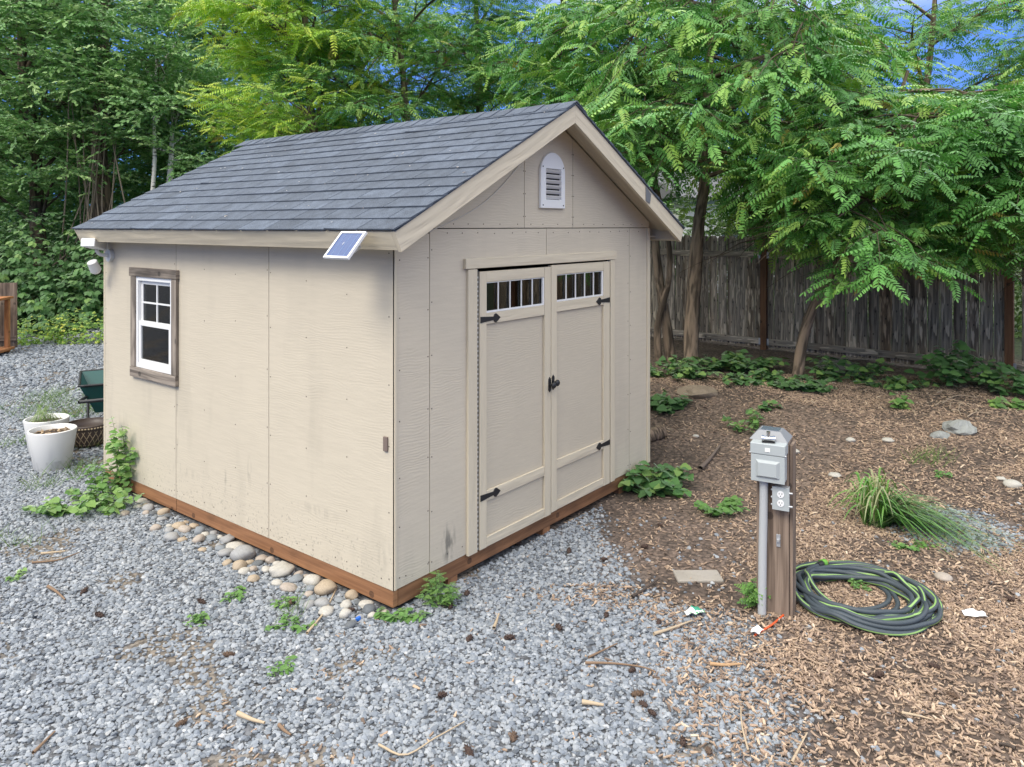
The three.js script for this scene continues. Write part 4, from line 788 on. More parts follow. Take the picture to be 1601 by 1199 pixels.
{
  const p = at(152, 668), t = thing('wheelbarrow', 'dark green wheelbarrow half hidden behind the shed corner', 'wheelbarrow', W3([p[0] + 0.12, p[1], p[2] + 0.1]), 0.5);
  const green = std([0.012, 0.06, 0.055], 0.4), steel = std([0.02, 0.02, 0.022], 0.45);
  // tray: sloping sides, open top
  const ring = (y, x0, x1, z0, z1) => [[x0, y, z0], [x1, y, z0], [x1, y, z1], [x0, y, z1]];
  const lo = ring(0.22, -0.17, 0.17, -0.25, 0.3), hi = ring(0.54, -0.32, 0.32, -0.52, 0.42), pos = [], quad = (a, b, c, d) => pos.push(...a, ...b, ...c, ...a, ...c, ...d);
  const sc = (q, k, dy) => q.map(([x, y, z]) => [x * k, y + dy, z * k]), lo2 = sc(lo, 0.95, 0.012), hi2 = sc(hi, 0.96, 0);
  for (let i = 0; i < 4; i++) { const j = (i + 1) % 4; quad(lo[i], lo[j], hi[j], hi[i]); quad(lo2[j], lo2[i], hi2[i], hi2[j]); quad(hi[i], hi[j], hi2[j], hi2[i]); }
  quad(...lo); quad(...[...lo2].reverse());
  const g = new THREE.BufferGeometry(); g.setAttribute('position', new THREE.Float32BufferAttribute(pos, 3)); g.computeVertexNormals(); g.setAttribute('uv', new THREE.Float32BufferAttribute(new Float32Array(pos.length / 3 * 2), 2));
  part('tray', g, phys([0.012, 0.075, 0.068], 0.4, { side: THREE.DoubleSide }), t);
  part('rim', tube([...hi.map((q) => V(...q)), V(...hi[0])].flatMap((q, i, a) => i < 4 ? [q, q.clone().lerp(a[i + 1], 0.1), q.clone().lerp(a[i + 1], 0.9)] : [q]), 0.014, 0.014, 6, 48), steel, t);
  for (const s of [-1, 1]) { part('handle', tube([V(s * 0.06, 0.2, -0.62), V(s * 0.2, 0.35, 0), V(s * 0.3, 0.46, 0.75), V(s * 0.31, 0.48, 0.95)], 0.017, 0.017, 8, 14), steel, t); part('leg', tube([V(s * 0.24, 0.42, 0.3), V(s * 0.24, 0.1, 0.42), V(s * 0.24, 0.012, 0.44)], 0.014, 0.014, 6, 8), steel, t); }
  part('handle_bar', tube([V(-0.31, 0.48, 0.94), V(0, 0.49, 0.99), V(0.31, 0.48, 0.94)], 0.018, 0.018, 8, 8), steel, t);
  const wh = part('wheel', new THREE.TorusGeometry(0.15, 0.05, 10, 28).rotateY(Math.PI / 2).translate(0, 0.2, -0.62), black, t); part('rim', new THREE.CylinderGeometry(0.11, 0.11, 0.05, 20).rotateZ(Math.PI / 2).translate(0, 0.2, -0.62), std([0.35, 0.35, 0.35], 0.5), wh);
}

// ------------------------------------------------------------------ floodlight at the back corner, small solar panel and cable
{
  const pos = shedPoint(-0.001, 1.86, 3.52), t = thing('security_light', 'white security floodlight under the eave at the back left corner', 'light', pos, YAW);
  // local: -x out of the wall, -z along the wall to the back
  part('mount', new THREE.CylinderGeometry(0.055, 0.055, 0.03, 20).rotateZ(Math.PI / 2).translate(-0.015, 0, 0), offWhite, t);
  part('arm', tube([V(-0.03, 0, 0), V(-0.09, 0.01, -0.01), V(-0.12, 0.05, -0.02)], 0.016, 0.014, 8), offWhite, t);
  const head = part('lamp_head', slab(poly([[-0.11, -0.05], [0.12, -0.035], [0.14, 0], [0.12, 0.035], [-0.11, 0.05]]), 0.06, 0.006).rotateX(-Math.PI / 2).translate(0, 0.03, 0), white, t); head.rotation.set(0, 0.7, -0.15); head.position.set(-0.15, 0.04, 0.02);
  const sensor = part('sensor', new THREE.CylinderGeometry(0.04, 0.045, 0.09, 16), offWhite, t); sensor.position.set(-0.13, -0.09, -0.03); sensor.rotation.set(0.3, 0, 0.5);
  part('lens', new THREE.SphereGeometry(0.036, 14, 10).scale(1, 0.7, 1).translate(0, -0.05, 0), white, sensor);
}
{
  const t = thing('solar_charger', 'small blue solar panel with white frame on the eave corner', 'solar panel', shedPoint(-0.235, 2.02, 0.04), YAW);
  // local +x right along the front, +z out of the front, -x out of the side wall
  const pn = new THREE.Group(); pn.name = 'panel'; t.add(pn);
  const w = 0.205, L = 0.19;                        // w along z, L down the slope
  const fr = part('frame', slab(poly(rect(-L, 0, -w / 2, w / 2), [rect(-L + 0.011, -0.011, -w / 2 + 0.011, w / 2 - 0.011)]), 0.014, 0.0015).rotateX(-Math.PI / 2), white, pn);
  part('cell', plainBox(-L + 0.011, -0.011, 0.003, 0.011, -w / 2 + 0.011, w / 2 - 0.011), phys([0.008, 0.045, 0.17], 0.3, { clearcoat: 0.2, clearcoatRoughness: 0.03 }), pn);
  for (let k = 1; k < 4; k++) part('busbar', plainBox(-L + 0.012, -0.012, 0.0111, 0.0116, -w / 2 + k * w / 4 - 0.0012, -w / 2 + k * w / 4 + 0.0012), std([0.12, 0.2, 0.36], 0.4), pn);
  part('back', plainBox(-L + 0.003, -0.003, -0.005, 0.0, -w / 2 + 0.003, w / 2 - 0.003), offWhite, pn);
  pn.rotation.z = 0.83; pn.position.set(-0.015, 0.052, 0);
  part('bracket', slab(poly([[-0.02, 0.05], [0.02, 0.07], [0.045, -0.03], [0.0, -0.06], [-0.09, -0.01]]), 0.003).translate(0, 0, -0.02), offWhite, t);
  part('plate', board(-0.004, 0.0, -0.03, 0.06, -0.05, 0.02, 'y', 0.001), offWhite, t).rotation.z = 0.46;
  const q = [[-0.17, 2.0, -0.03], [0.05, 2.02, -0.012], [0.35, 2.10, -0.014], [0.8, 2.27, -0.014], [1.2, 2.56, -0.014], [1.3, 2.68, -0.02]].map(([u, h, v]) => V(...shedPoint(u, h, v)));
  const c = part('cable', tube(q, 0.0028, 0.0028, 5, 40), std([0.5, 0.48, 0.45], 0.6), scene); tag(c, 'thin pale cable sagging across the gable from the solar panel', 'cable');
}

// ------------------------------------------------------------------ service post with electric boxes
{
  const p = at(1211, 955), t = thing('utility_post', 'stubby weathered timber post carrying grey electrical boxes and conduit', 'post', W3(p), -0.5), H = 1.0;
  // local: +z front. The post
  const pg = board(-0.092, 0.088, -0.05, H, -0.075, 0.055, 'y', 0.006); part('timber', pg, postWood, t);
  part('timber_strip', board(0.0895, 0.108, -0.05, H - 0.015, -0.07, 0.045, 'y', 0.004), postWood, t);
  part('conduit', tube([V(-0.055, -0.05, 0.088), V(-0.05, 0.4, 0.087), V(-0.044, 0.66, 0.09), V(-0.043, 0.80, 0.095)], 0.0235, 0.0235, 14, 16), pvc, t);
  part('conduit_nut', cyl(0.033, 0.033, 0.02, 8).translate(-0.043, 0.772, 0.094), galv, t);
  const b = new THREE.Group(); b.name = 'breaker_box'; b.position.set(-0.012, 0.79, 0.057); t.add(b);
  part('case', board(-0.09, 0.09, 0, 0.205, 0, 0.085, 'y', 0.004), greyBox, b);
  part('lid', board(-0.096, 0.096, 0.15, 0.212, -0.001, 0.096, 'x', 0.005), greyBox, b);
  const fo = part('front_cover', merged([board(-0.092, 0.092, -0.004, 0.148, 0.0855, 0.093, 'y', 0.002)]), greyBox, b);
  { const g = new THREE.CylinderGeometry(0.055, 0.075, 0.016, 4, 1).rotateY(Math.PI / 4).scale(1.25, 1, 0.95).rotateX(Math.PI / 2).translate(0, 0.07, 0.1005); g.computeVertexNormals(); part('embossed_panel', toCreasedNormals(g, 0.3), greyBox, fo); }
  part('latch', merged([new THREE.CylinderGeometry(0.009, 0.009, 0.006, 12).rotateX(Math.PI / 2).translate(0, 0.178, 0.098), plainBox(-0.014, 0.014, 0.168, 0.19, 0.0955, 0.0985)]), std([0.75, 0.74, 0.7], 0.4), b);
  part('hinge_pin', new THREE.CylinderGeometry(0.005, 0.005, 0.2, 8).rotateZ(Math.PI / 2).translate(0, 0.155, 0.09), galv, b);
  const o = new THREE.Group(); o.name = 'outlet_box'; o.position.set(0.052, 0.63, 0.057); t.add(o);
  part('case', board(-0.042, 0.042, 0, 0.125, 0, 0.05, 'y', 0.004), galv, o); part('cover_plate', board(-0.046, 0.046, -0.003, 0.128, 0.0505, 0.055, 'y', 0.002), greyBox, o);
  for (const yy of [0.038, 0.088]) {
    const rc = part('receptacle', new THREE.CylinderGeometry(0.019, 0.019, 0.004, 20).rotateX(Math.PI / 2).translate(0, yy, 0.0565), white, o);
    part('slots', merged([plainBox(-0.009, -0.006, yy - 0.001, yy + 0.009, 0.0588, 0.0592), plainBox(0.006, 0.009, yy - 0.001, yy + 0.009, 0.0588, 0.0592), new THREE.CylinderGeometry(0.003, 0.003, 0.0006, 8).rotateX(Math.PI / 2).translate(0, yy - 0.009, 0.0589)]), black, rc);
  }
  for (const yy of [0.025, 0.1]) part('hinge', new THREE.CylinderGeometry(0.006, 0.006, 0.022, 8).rotateZ(Math.PI / 2).translate(0.052, yy, 0.05), galv, o);
  for (const yy of [0.02, 0.062, 0.104]) part('screw', new THREE.SphereGeometry(0.007, 8, 6).translate(-0.05, yy, 0.04), galv, o);
  part('clip', merged([board(0.02, 0.042, 0.40, 0.47, 0.0555, 0.062, 'y', 0.001), board(0.024, 0.038, 0.43, 0.445, 0.0625, 0.075, 'y', 0.001)]), galv, t);
  const c = V(-0.02, H + 0.002, -0.005), m = new THREE.Matrix4().makeRotationY(-0.5), cw = c.applyMatrix4(m);
  const l = thing('solar_light', 'sloped grey solar light resting on the timber post top', 'light', [p[0] + cw.x, p[1] + cw.y, -p[2] + cw.z], -0.5);
  { const g = new THREE.CylinderGeometry(0.075, 0.13, 0.05, 4, 1).rotateY(Math.PI / 4).scale(1.15, 1, 0.95).translate(0, 0.025, 0); part('cap', toCreasedNormals(g, 0.3), std([0.2, 0.21, 0.225], 0.45), l); part('cell', new THREE.BoxGeometry(0.1, 0.003, 0.08).translate(0, 0.0518, 0), phys([0.12, 0.15, 0.19], 0.2, { clearcoat: 0.6 }), l); }
  const k = V(-0.015, 1.003, 0.11).applyMatrix4(m), f = thing('metal_fitting', 'small shiny metal fitting lying on the grey breaker box lid', 'fitting', [p[0] + k.x, p[1] + k.y, -p[2] + k.z], -0.3);
  part('plate', board(-0.035, 0.035, 0, 0.004, -0.02, 0.02, 'x', 0.001), black, f);
  part('coupling', new THREE.CylinderGeometry(0.014, 0.014, 0.07, 12).rotateZ(Math.PI / 2).translate(0, 0.02, 0), std([0.7, 0.7, 0.7], 0.2, { metalness: 1 }), f); part('stem', cyl(0.009, 0.012, 0.03, 10).translate(0, 0.03, 0), std([0.7, 0.7, 0.7], 0.2, { metalness: 1 }), f);
  for (const s of [-1, 1]) part('collar', new THREE.CylinderGeometry(0.018, 0.018, 0.012, 8).rotateZ(Math.PI / 2).translate(s * 0.03, 0.02, 0), std([0.7, 0.7, 0.7], 0.25, { metalness: 1 }), f);
}
// ------------------------------------------------------------------ garden hose, coiled
{
  const p = at(1346, 938), t = thing('garden_hose', 'coiled dark grey garden hose with bright green stripes beside the post', 'hose', W3(p)), r = rngOf(17);
  const stripe = texOf(8, 128, (x, y) => { const b = [0.044, 0.058, 0.07]; for (const c of [0.14, 0.22, 0.48, 0.56, 0.8, 0.88]) if (Math.abs(y - c) < 0.013) return [0.24, 0.4, 0.12]; return b; });
  const hoseMat = std([1, 1, 1], 0.55, { map: stripe });
  const loops = 14, a = 4.45, _i12 = (i) => i % 12;
  const params = Array.from({ length: loops }, (_, i) => ({ R: [0.4, 0.3, 0.37, 0.25, 0.41, 0.33, 0.22, 0.385, 0.28, 0.42, 0.34, 0.27][_i12(i)], cx: (r() - 0.5) * 0.11, cz: (r() - 0.5) * 0.16, e: 0.9 + 0.1 * r(), ph: r() * 6 }));
  const S = 26, all = [];
  for (let i = 0; i < loops * S; i++) {
    const f = i / S, k = Math.floor(f), u = f - k, A = params[k], B = params[Math.min(loops - 1, k + 1)], m = sstep(0.55, 1, u), R = lerp(A.R, B.R, m), th = a + f * 6.283;
    const wob = 1 + 0.035 * Math.sin(2 * th + lerp(A.ph, B.ph, m)) + 0.02 * Math.sin(3 * th + A.ph);
    all.push(V(lerp(A.cx, B.cx, m) + R * wob * Math.cos(th) * 1.02, 0, lerp(A.cz, B.cz, m) + R * wob * Math.sin(th) * 0.98));
  }
  // rest each point on what already lies below it
  const RH = 0.0142, done = [];
  all.forEach((q, i) => { let h = ground(p[0] + q.x, p[2] - q.z) - p[1] + RH; for (let j = 0; j < i - 6; j++) { const w = done[j], D = Math.hypot(w.x - q.x, w.z - q.z); if (D < RH * 2.2) h = Math.max(h, w.y + Math.sqrt(Math.max(0, 4.4 * RH * RH - D * D)) * 0.9); } q.y = Math.min(h, 0.11); done.push(q); });
  for (let it = 0; it < 3; it++) for (let i = 1; i < all.length - 1; i++) all[i].y = Math.max(all[i].y, (all[i - 1].y + all[i + 1].y) / 2 - 0.002);
  part('tube', tube(all, RH, RH, 14, loops * S * 3, 0, 0.12), hoseMat, t);
  const e = all[all.length - 1], d = e.clone().sub(all[all.length - 3]).normalize(), qd = new THREE.Quaternion().setFromUnitVectors(V(0, 1, 0), d);
  const fit = (name, g, m) => { const k = part(name, g, m, t); k.position.copy(e); k.quaternion.copy(qd); return k; };
  fit('sleeve', cyl(0.019, 0.022, 0.06, 14), black); fit('collar', cyl(0.026, 0.024, 0.045, 10).translate(0, 0.06, 0), std([0.16, 0.42, 0.06], 0.4)); fit('connector', cyl(0.016, 0.016, 0.03, 12).translate(0, 0.105, 0), std([0.6, 0.42, 0.15], 0.35, { metalness: 0.9 }));
  // orange cord end by the post
  const cp = [[1235, 955], [1222, 968], [1205, 982], [1192, 990], [1180, 997]].map(([x, y]) => { const q = at(x, y); return V(q[0], q[1] + 0.014, -q[2]); });
  tag(part('orange_cord', tube(cp, 0.006, 0.006, 7, 24), std([0.6, 0.09, 0.02], 0.5), scene), 'short orange cord lying on the chips at the post foot', 'cord');
}
// ------------------------------------------------------------------ loose stones, rocks, paver
function stoneGeo(seed, flat, rough) {
  const r = rngOf(seed), g0 = new THREE.IcosahedronGeometry(1, 2), p = g0.attributes.position, ox = r() * 50, oy = r() * 50, ax = 0.8 + 0.4 * r();
  for (let i = 0; i < p.count; i++) { const x = p.getX(i), y = p.getY(i), z = p.getZ(i), k = 1 + rough * (vn(x * 1.6 + ox + z, y * 1.6 + oy + z * 0.7) - 0.5) * 2; p.setXYZ(i, x * k * ax, y * k * flat, z * k); }
  g0.computeVertexNormals(); const uv = []; for (let i = 0; i < p.count; i++) uv.push(p.getX(i), p.getZ(i) + p.getY(i)); g0.setAttribute('uv', new THREE.Float32BufferAttribute(uv, 2)); return toCreasedNormals(g0, rough > 0.35 ? 0.35 : 1.2);
}
const stoneMap = texOf(256, 256, (x, y) => { const b = 0.75 + 0.4 * fbm(x * 6, y * 10, 6, 10, 4) - 0.1 * (vn(x * 90, y * 90, 90, 90) > 0.85); return [b, b, b * 0.98]; });
const STONE = [1, 2, 3, 4, 5].map((k) => stoneGeo(k + 70, 0.62, 0.22));
const stoneTone = [[[0.29, 0.29, 0.29], 'grey'], [[0.2, 0.22, 0.24], 'blue grey'], [[0.42, 0.4, 0.36], 'pale grey'], [[0.36, 0.29, 0.21], 'tan'], [[0.11, 0.12, 0.13], 'dark grey'], [[0.36, 0.31, 0.265], 'pinkish tan']].map(([c, n]) => [std(c, 0.75, { map: stoneMap }), n]);
{
  const r = rngOf(29), placed = [];
  const put = (u, v, s, k, label, group) => { const [X, d] = fromShed(u, v); const m = part('river_stone', STONE[Math.floor(r() * 5)], stoneTone[k][0], scene); m.position.set(X, ground(X, d) + s * 0.35, -d); m.scale.set(s, s * (0.8 + 0.3 * r()), s * (0.8 + 0.3 * r())); m.rotation.y = r() * 6; m.rotation.z = (r() - 0.5) * 0.3; tag(m, label, 'stone', group); placed.push([u, v, s]); };
  put(-0.09, 0.5, 0.075, 3, 'large tan river stone nearest the front corner of the shed'); put(-0.13, 1.32, 0.09, 0, 'largest banded grey river stone in the row along the shed'); put(-0.1, 0.93, 0.085, 2, 'large pale river stone midway along the side of the shed'); put(-0.07, 0.66, 0.06, 2, 'pale oblong river stone just behind the large tan stone');
  let tries = 0;
  while (placed.length < 76 && tries++ < 3000) {
    const v = 0.0 + 3.3 * r() * (0.4 + 0.6 * r()), u = -0.035 - 0.24 * Math.pow(r(), 1.9), s = 0.025 + 0.04 * Math.pow(r(), 1.3) * (1 - clamp(v / 6)); if (placed.some((q) => Math.hypot(q[0] - u, q[1] - v) < (q[2] + s) * 0.85)) continue;
    const k = Math.floor(r() * 6); put(u, v, s, k, 'small ' + stoneTone[k][1] + ' rounded stone in the row along the shed side', 'small ' + stoneTone[k][1] + ' river stones along the shed');
  }
  const rock = (px, py, s, sy, label, seed, tone = [0.27, 0.28, 0.27]) => { const q = at(px, py), m = part('rock', stoneGeo(seed, 0.7, 0.42), std(tone, 0.9, { map: stoneMap, bumpMap: stoneMap, bumpScale: 0.02 }), scene); m.position.set(q[0], q[1] + s * sy * 0.15, -q[2]); m.scale.set(s, s * sy, s * 0.8); m.rotation.y = seed; tag(m, label, 'rock'); };
  rock(1502, 674, 0.16, 0.75, 'large rough grey rock on the bank at right', 81); rock(1470, 683, 0.075, 1, 'small upright grey rock touching the large rock', 82);
  rock(1310, 580, 0.36, 0.5, 'dark mossy boulder overgrown with ivy by the fence', 83, [0.14, 0.14, 0.13]); rock(1525, 575, 0.3, 0.5, 'pale boulder half hidden in ivy at the fence', 86, [0.3, 0.3, 0.33]);
  rock(1090, 615, 0.2, 0.5, 'earthy flat rock at the top of the bare slope', 87, [0.24, 0.19, 0.14]);
  for (const [x, y, s, lab] of [[1330, 690, 0.045, 'white cobble left of centre on the bank'], [1388, 690, 0.05, 'white flat cobble below the dead stems on the bank'], [1583, 760, 0.06, 'pale cobble at the right edge of the bank'], [1305, 745, 0.05, 'pale buried cobble right of the grey post'], [1243, 708, 0.045, 'small grey cobble just behind the post top'], [1088, 683, 0.03, 'small white pebble on the bare slope'], [1475, 905, 0.045, 'brown cobble right of the hose coil near grass tips'], [1565, 750, 0.035, 'small pale pebble beside the right edge cobble']]) {
    const q = at(x, y), m = part('cobble', STONE[Math.floor(r() * 5)], stoneTone[lab.startsWith('brown') ? 5 : 2][0], scene); m.position.set(q[0], q[1] + s * 0.25, -q[2]); m.scale.set(s, s * 0.8, s); m.rotation.y = r() * 6; tag(m, lab, 'stone');
  }
  const cq = at(1091, 902), cm = part('concrete_paver', board(-0.145, 0.145, -0.03, 0.014, -0.075, 0.075, 'x', 0.008), std([0.34, 0.31, 0.27], 0.95, { map: stoneMap, bumpMap: stoneMap, bumpScale: 0.006 }), scene); cm.position.set(...W3(cq)); cm.rotation.y = 0.02; tag(cm, 'worn rectangular concrete paver sunk in the soil', 'paver');
}
// ------------------------------------------------------------------ gravel, chips, twigs
const clear = (X, d) => { const [u, v] = toShed(X, d); return !(u > -0.02 && u < SW + 0.02 && v > 0.02 && v < SL + 0.02); };
{
  const r = rngOf(101);
  const G = [1, 2, 3, 4, 5, 6, 7].map((k) => { const q = rngOf(k * 9), pts = []; let g = new THREE.IcosahedronGeometry(1, 0).toNonIndexed(); const p = g.attributes.position, key = {}; for (let i = 0; i < p.count; i++) { const n = [p.getX(i), p.getY(i), p.getZ(i)].map((c) => c.toFixed(3)).join(); key[n] ??= [0.7 + 0.55 * q(), 0.7 + 0.55 * q(), 0.65 + 0.6 * q()]; const w = key[n]; p.setXYZ(i, p.getX(i) * w[0] * (0.8 + 0.1 * k % 3 * 0.2), p.getY(i) * w[1] * (0.42 + 0.06 * (k % 4)), p.getZ(i) * w[2]); } g.deleteAttribute('normal'); g.computeVertexNormals(); return g; });
  const tones = [[0.165, 0.186, 0.212], [0.225, 0.247, 0.272], [0.285, 0.303, 0.32], [0.10, 0.114, 0.132], [0.37, 0.38, 0.385], [0.19, 0.19, 0.19], [0.3, 0.24, 0.175], [0.55, 0.53, 0.49]], cum = [0.22, 0.48, 0.68, 0.82, 0.90, 0.955, 0.985, 1];
  const list = [], e = new THREE.Euler(), v3 = V(0, 0, 0), s3 = V(1, 1, 1);
  const add = (X, d, s) => {
    const y = ground(X, d) + s * (0.05 + 0.35 * r()), k = tones[cum.findIndex((c) => c > r())] ?? tones[1], b = 0.85 + 0.3 * r();
    e.set((r() - 0.5) * 1.1, r() * 6.28, (r() - 0.5) * 1.1); s3.set(s * (0.8 + 0.5 * r()), s * (0.75 + 0.5 * r()), s * (0.75 + 0.4 * r()));
    list.push([Math.floor(r() * 7), new THREE.Matrix4().compose(v3.set(X, y, -d), Q.setFromEuler(e), s3), k.map((c) => c * b)]);
  };
  const fill = (d0, d1, dens, s0, s1) => {
    const X0 = -0.69 * d1 - 0.4, X1 = 0.69 * d1 + 0.4, n = Math.round((d1 - d0) * (X1 - X0) * dens);
    for (let i = 0; i < n; i++) {
      const d = d0 + (d1 - d0) * r(), X = X0 + (X1 - X0) * r(); if (Math.abs(X) > 0.69 * d + 0.4 || !clear(X, d)) continue;
      const [u, v] = toShed(X, d); if (v > 0 && u > 0.3 && d > 5.2 && X > -2 && u < 20 && v > 0.02) { if (!(u < 0)) continue; }
      const g = gravelness(X, d); if (r() > g * g * (3 - 2 * g) + 0.015 * (d < 6 ? 1 : 0)) continue;
      const soilSpot = sstep(0.66, 0.74, fbm(X * 2.5 + 70, d * 2.5 + 70, 256, 256, 3)); if (r() < soilSpot * 0.6) continue;
      add(X, d, s0 + (s1 - s0) * Math.pow(r(), 1.6));
    }
  };
  fill(2.9, 4.6, 5000, 0.0075, 0.0195); fill(4.6, 7, 4200, 0.008, 0.020); fill(7, 10, 2000, 0.011, 0.024); fill(10, 15.6, 750, 0.016, 0.034);
  const h = instances('gravel', G, std([1, 1, 1], 0.85), list, scene); tag(h, 'crushed blue grey gravel covering the yard', null, null, 'stuff'); globalThis.nGravel = list.length;
}
{
  const r = rngOf(202), list = [], e = new THREE.Euler(), v3 = V(0, 0, 0), s3 = V(1, 1, 1);
  const C = [1, 2, 3, 4].map((k) => { const q = rngOf(k * 13), g = new THREE.BoxGeometry(1, 0.1, 0.26, 2, 1, 1), p = g.attributes.position; const b = (q() - 0.5) * 0.25, tl = 0.3 + 0.5 * q(); for (let i = 0; i < p.count; i++) { const x = p.getX(i), t = Math.abs(x) * 2; p.setY(i, p.getY(i) + b * (1 - t)); p.setZ(i, p.getZ(i) * (x > 0.2 ? tl : 1) + (q() - 0.5) * 0.03); } const n = g.toNonIndexed(); n.computeVertexNormals(); return n; });
  const tones = [[0.44, 0.325, 0.225], [0.33, 0.235, 0.165], [0.22, 0.158, 0.118], [0.12, 0.087, 0.066], [0.56, 0.45, 0.33], [0.31, 0.28, 0.245]], cum = [0.24, 0.5, 0.72, 0.88, 0.95, 1];
  const fill = (d0, d1, dens, L0, L1) => {
    const X1 = 0.69 * d1 + 1.2, n = Math.round((d1 - d0) * X1 * 2 * dens);
    for (let i = 0; i < n; i++) {
      const d = d0 + (d1 - d0) * r(), X = -X1 + 2 * X1 * r(); if (X < -0.69 * d - 0.4 || X > 0.69 * d + 1.2 || !clear(X, d)) continue;
      const [u, v] = toShed(X, d); if (v > 0.05 && u < 3.2) continue; if (u > 8.4) continue;
      const g = gravelness(X, d); const edge = d < 4.8 ? 0.35 * Math.exp(-Math.pow((X - edgeX(d) + 0.1) / 0.35, 2)) : 0;
      const bare = sstep(0.5, 0.62, fbm(X * 1.5 + 5, d * 1.5 + 8, 256, 256, 4)); const slope = v > -1.3 && u < 5.2 ? 0.22 : 1, trod = d > 4.1 && X < 1.55 ? 0.4 : 1;
      if (r() > Math.max((1 - g) * (1 - 0.6 * bare) * slope * trod, edge, d < 9 ? 0.012 + 0.05 * sstep(0.6, 0.75, fbm(X * 2.5 + 70, d * 2.5 + 70, 256, 256, 3)) : 0)) continue;
      const L = L0 + (L1 - L0) * Math.pow(r(), 1.8), w = 0.6 + 0.8 * r();
      e.set((r() - 0.5) * 0.7, r() * 6.28, (r() - 0.5) * 0.7); s3.set(L, 0.035 + 0.02 * r(), L * w); if (L > 0.045) s3.z = 0.03 * w;
      const k = tones[cum.findIndex((c) => c > r())] ?? tones[0], b = 0.85 + 0.3 * r();
      list.push([Math.floor(r() * 4), new THREE.Matrix4().compose(v3.set(X, ground(X, d) + 0.003 + 0.009 * r() + (edge > 0.1 ? 0.006 : 0), -d), Q.setFromEuler(e), s3), k.map((c) => c * b)]);
    }
  };
  fill(2.9, 4.6, 7500, 0.01, 0.044); fill(4.6, 6.5, 5200, 0.012, 0.046); fill(6.5, 9.6, 2400, 0.018, 0.06);
  const h = instances('wood_chips', C, std([1, 1, 1], 0.9), list, scene); tag(h, 'tan and brown wood chip mulch over the soil', null, null, 'stuff'); globalThis.nChips = list.length;
}
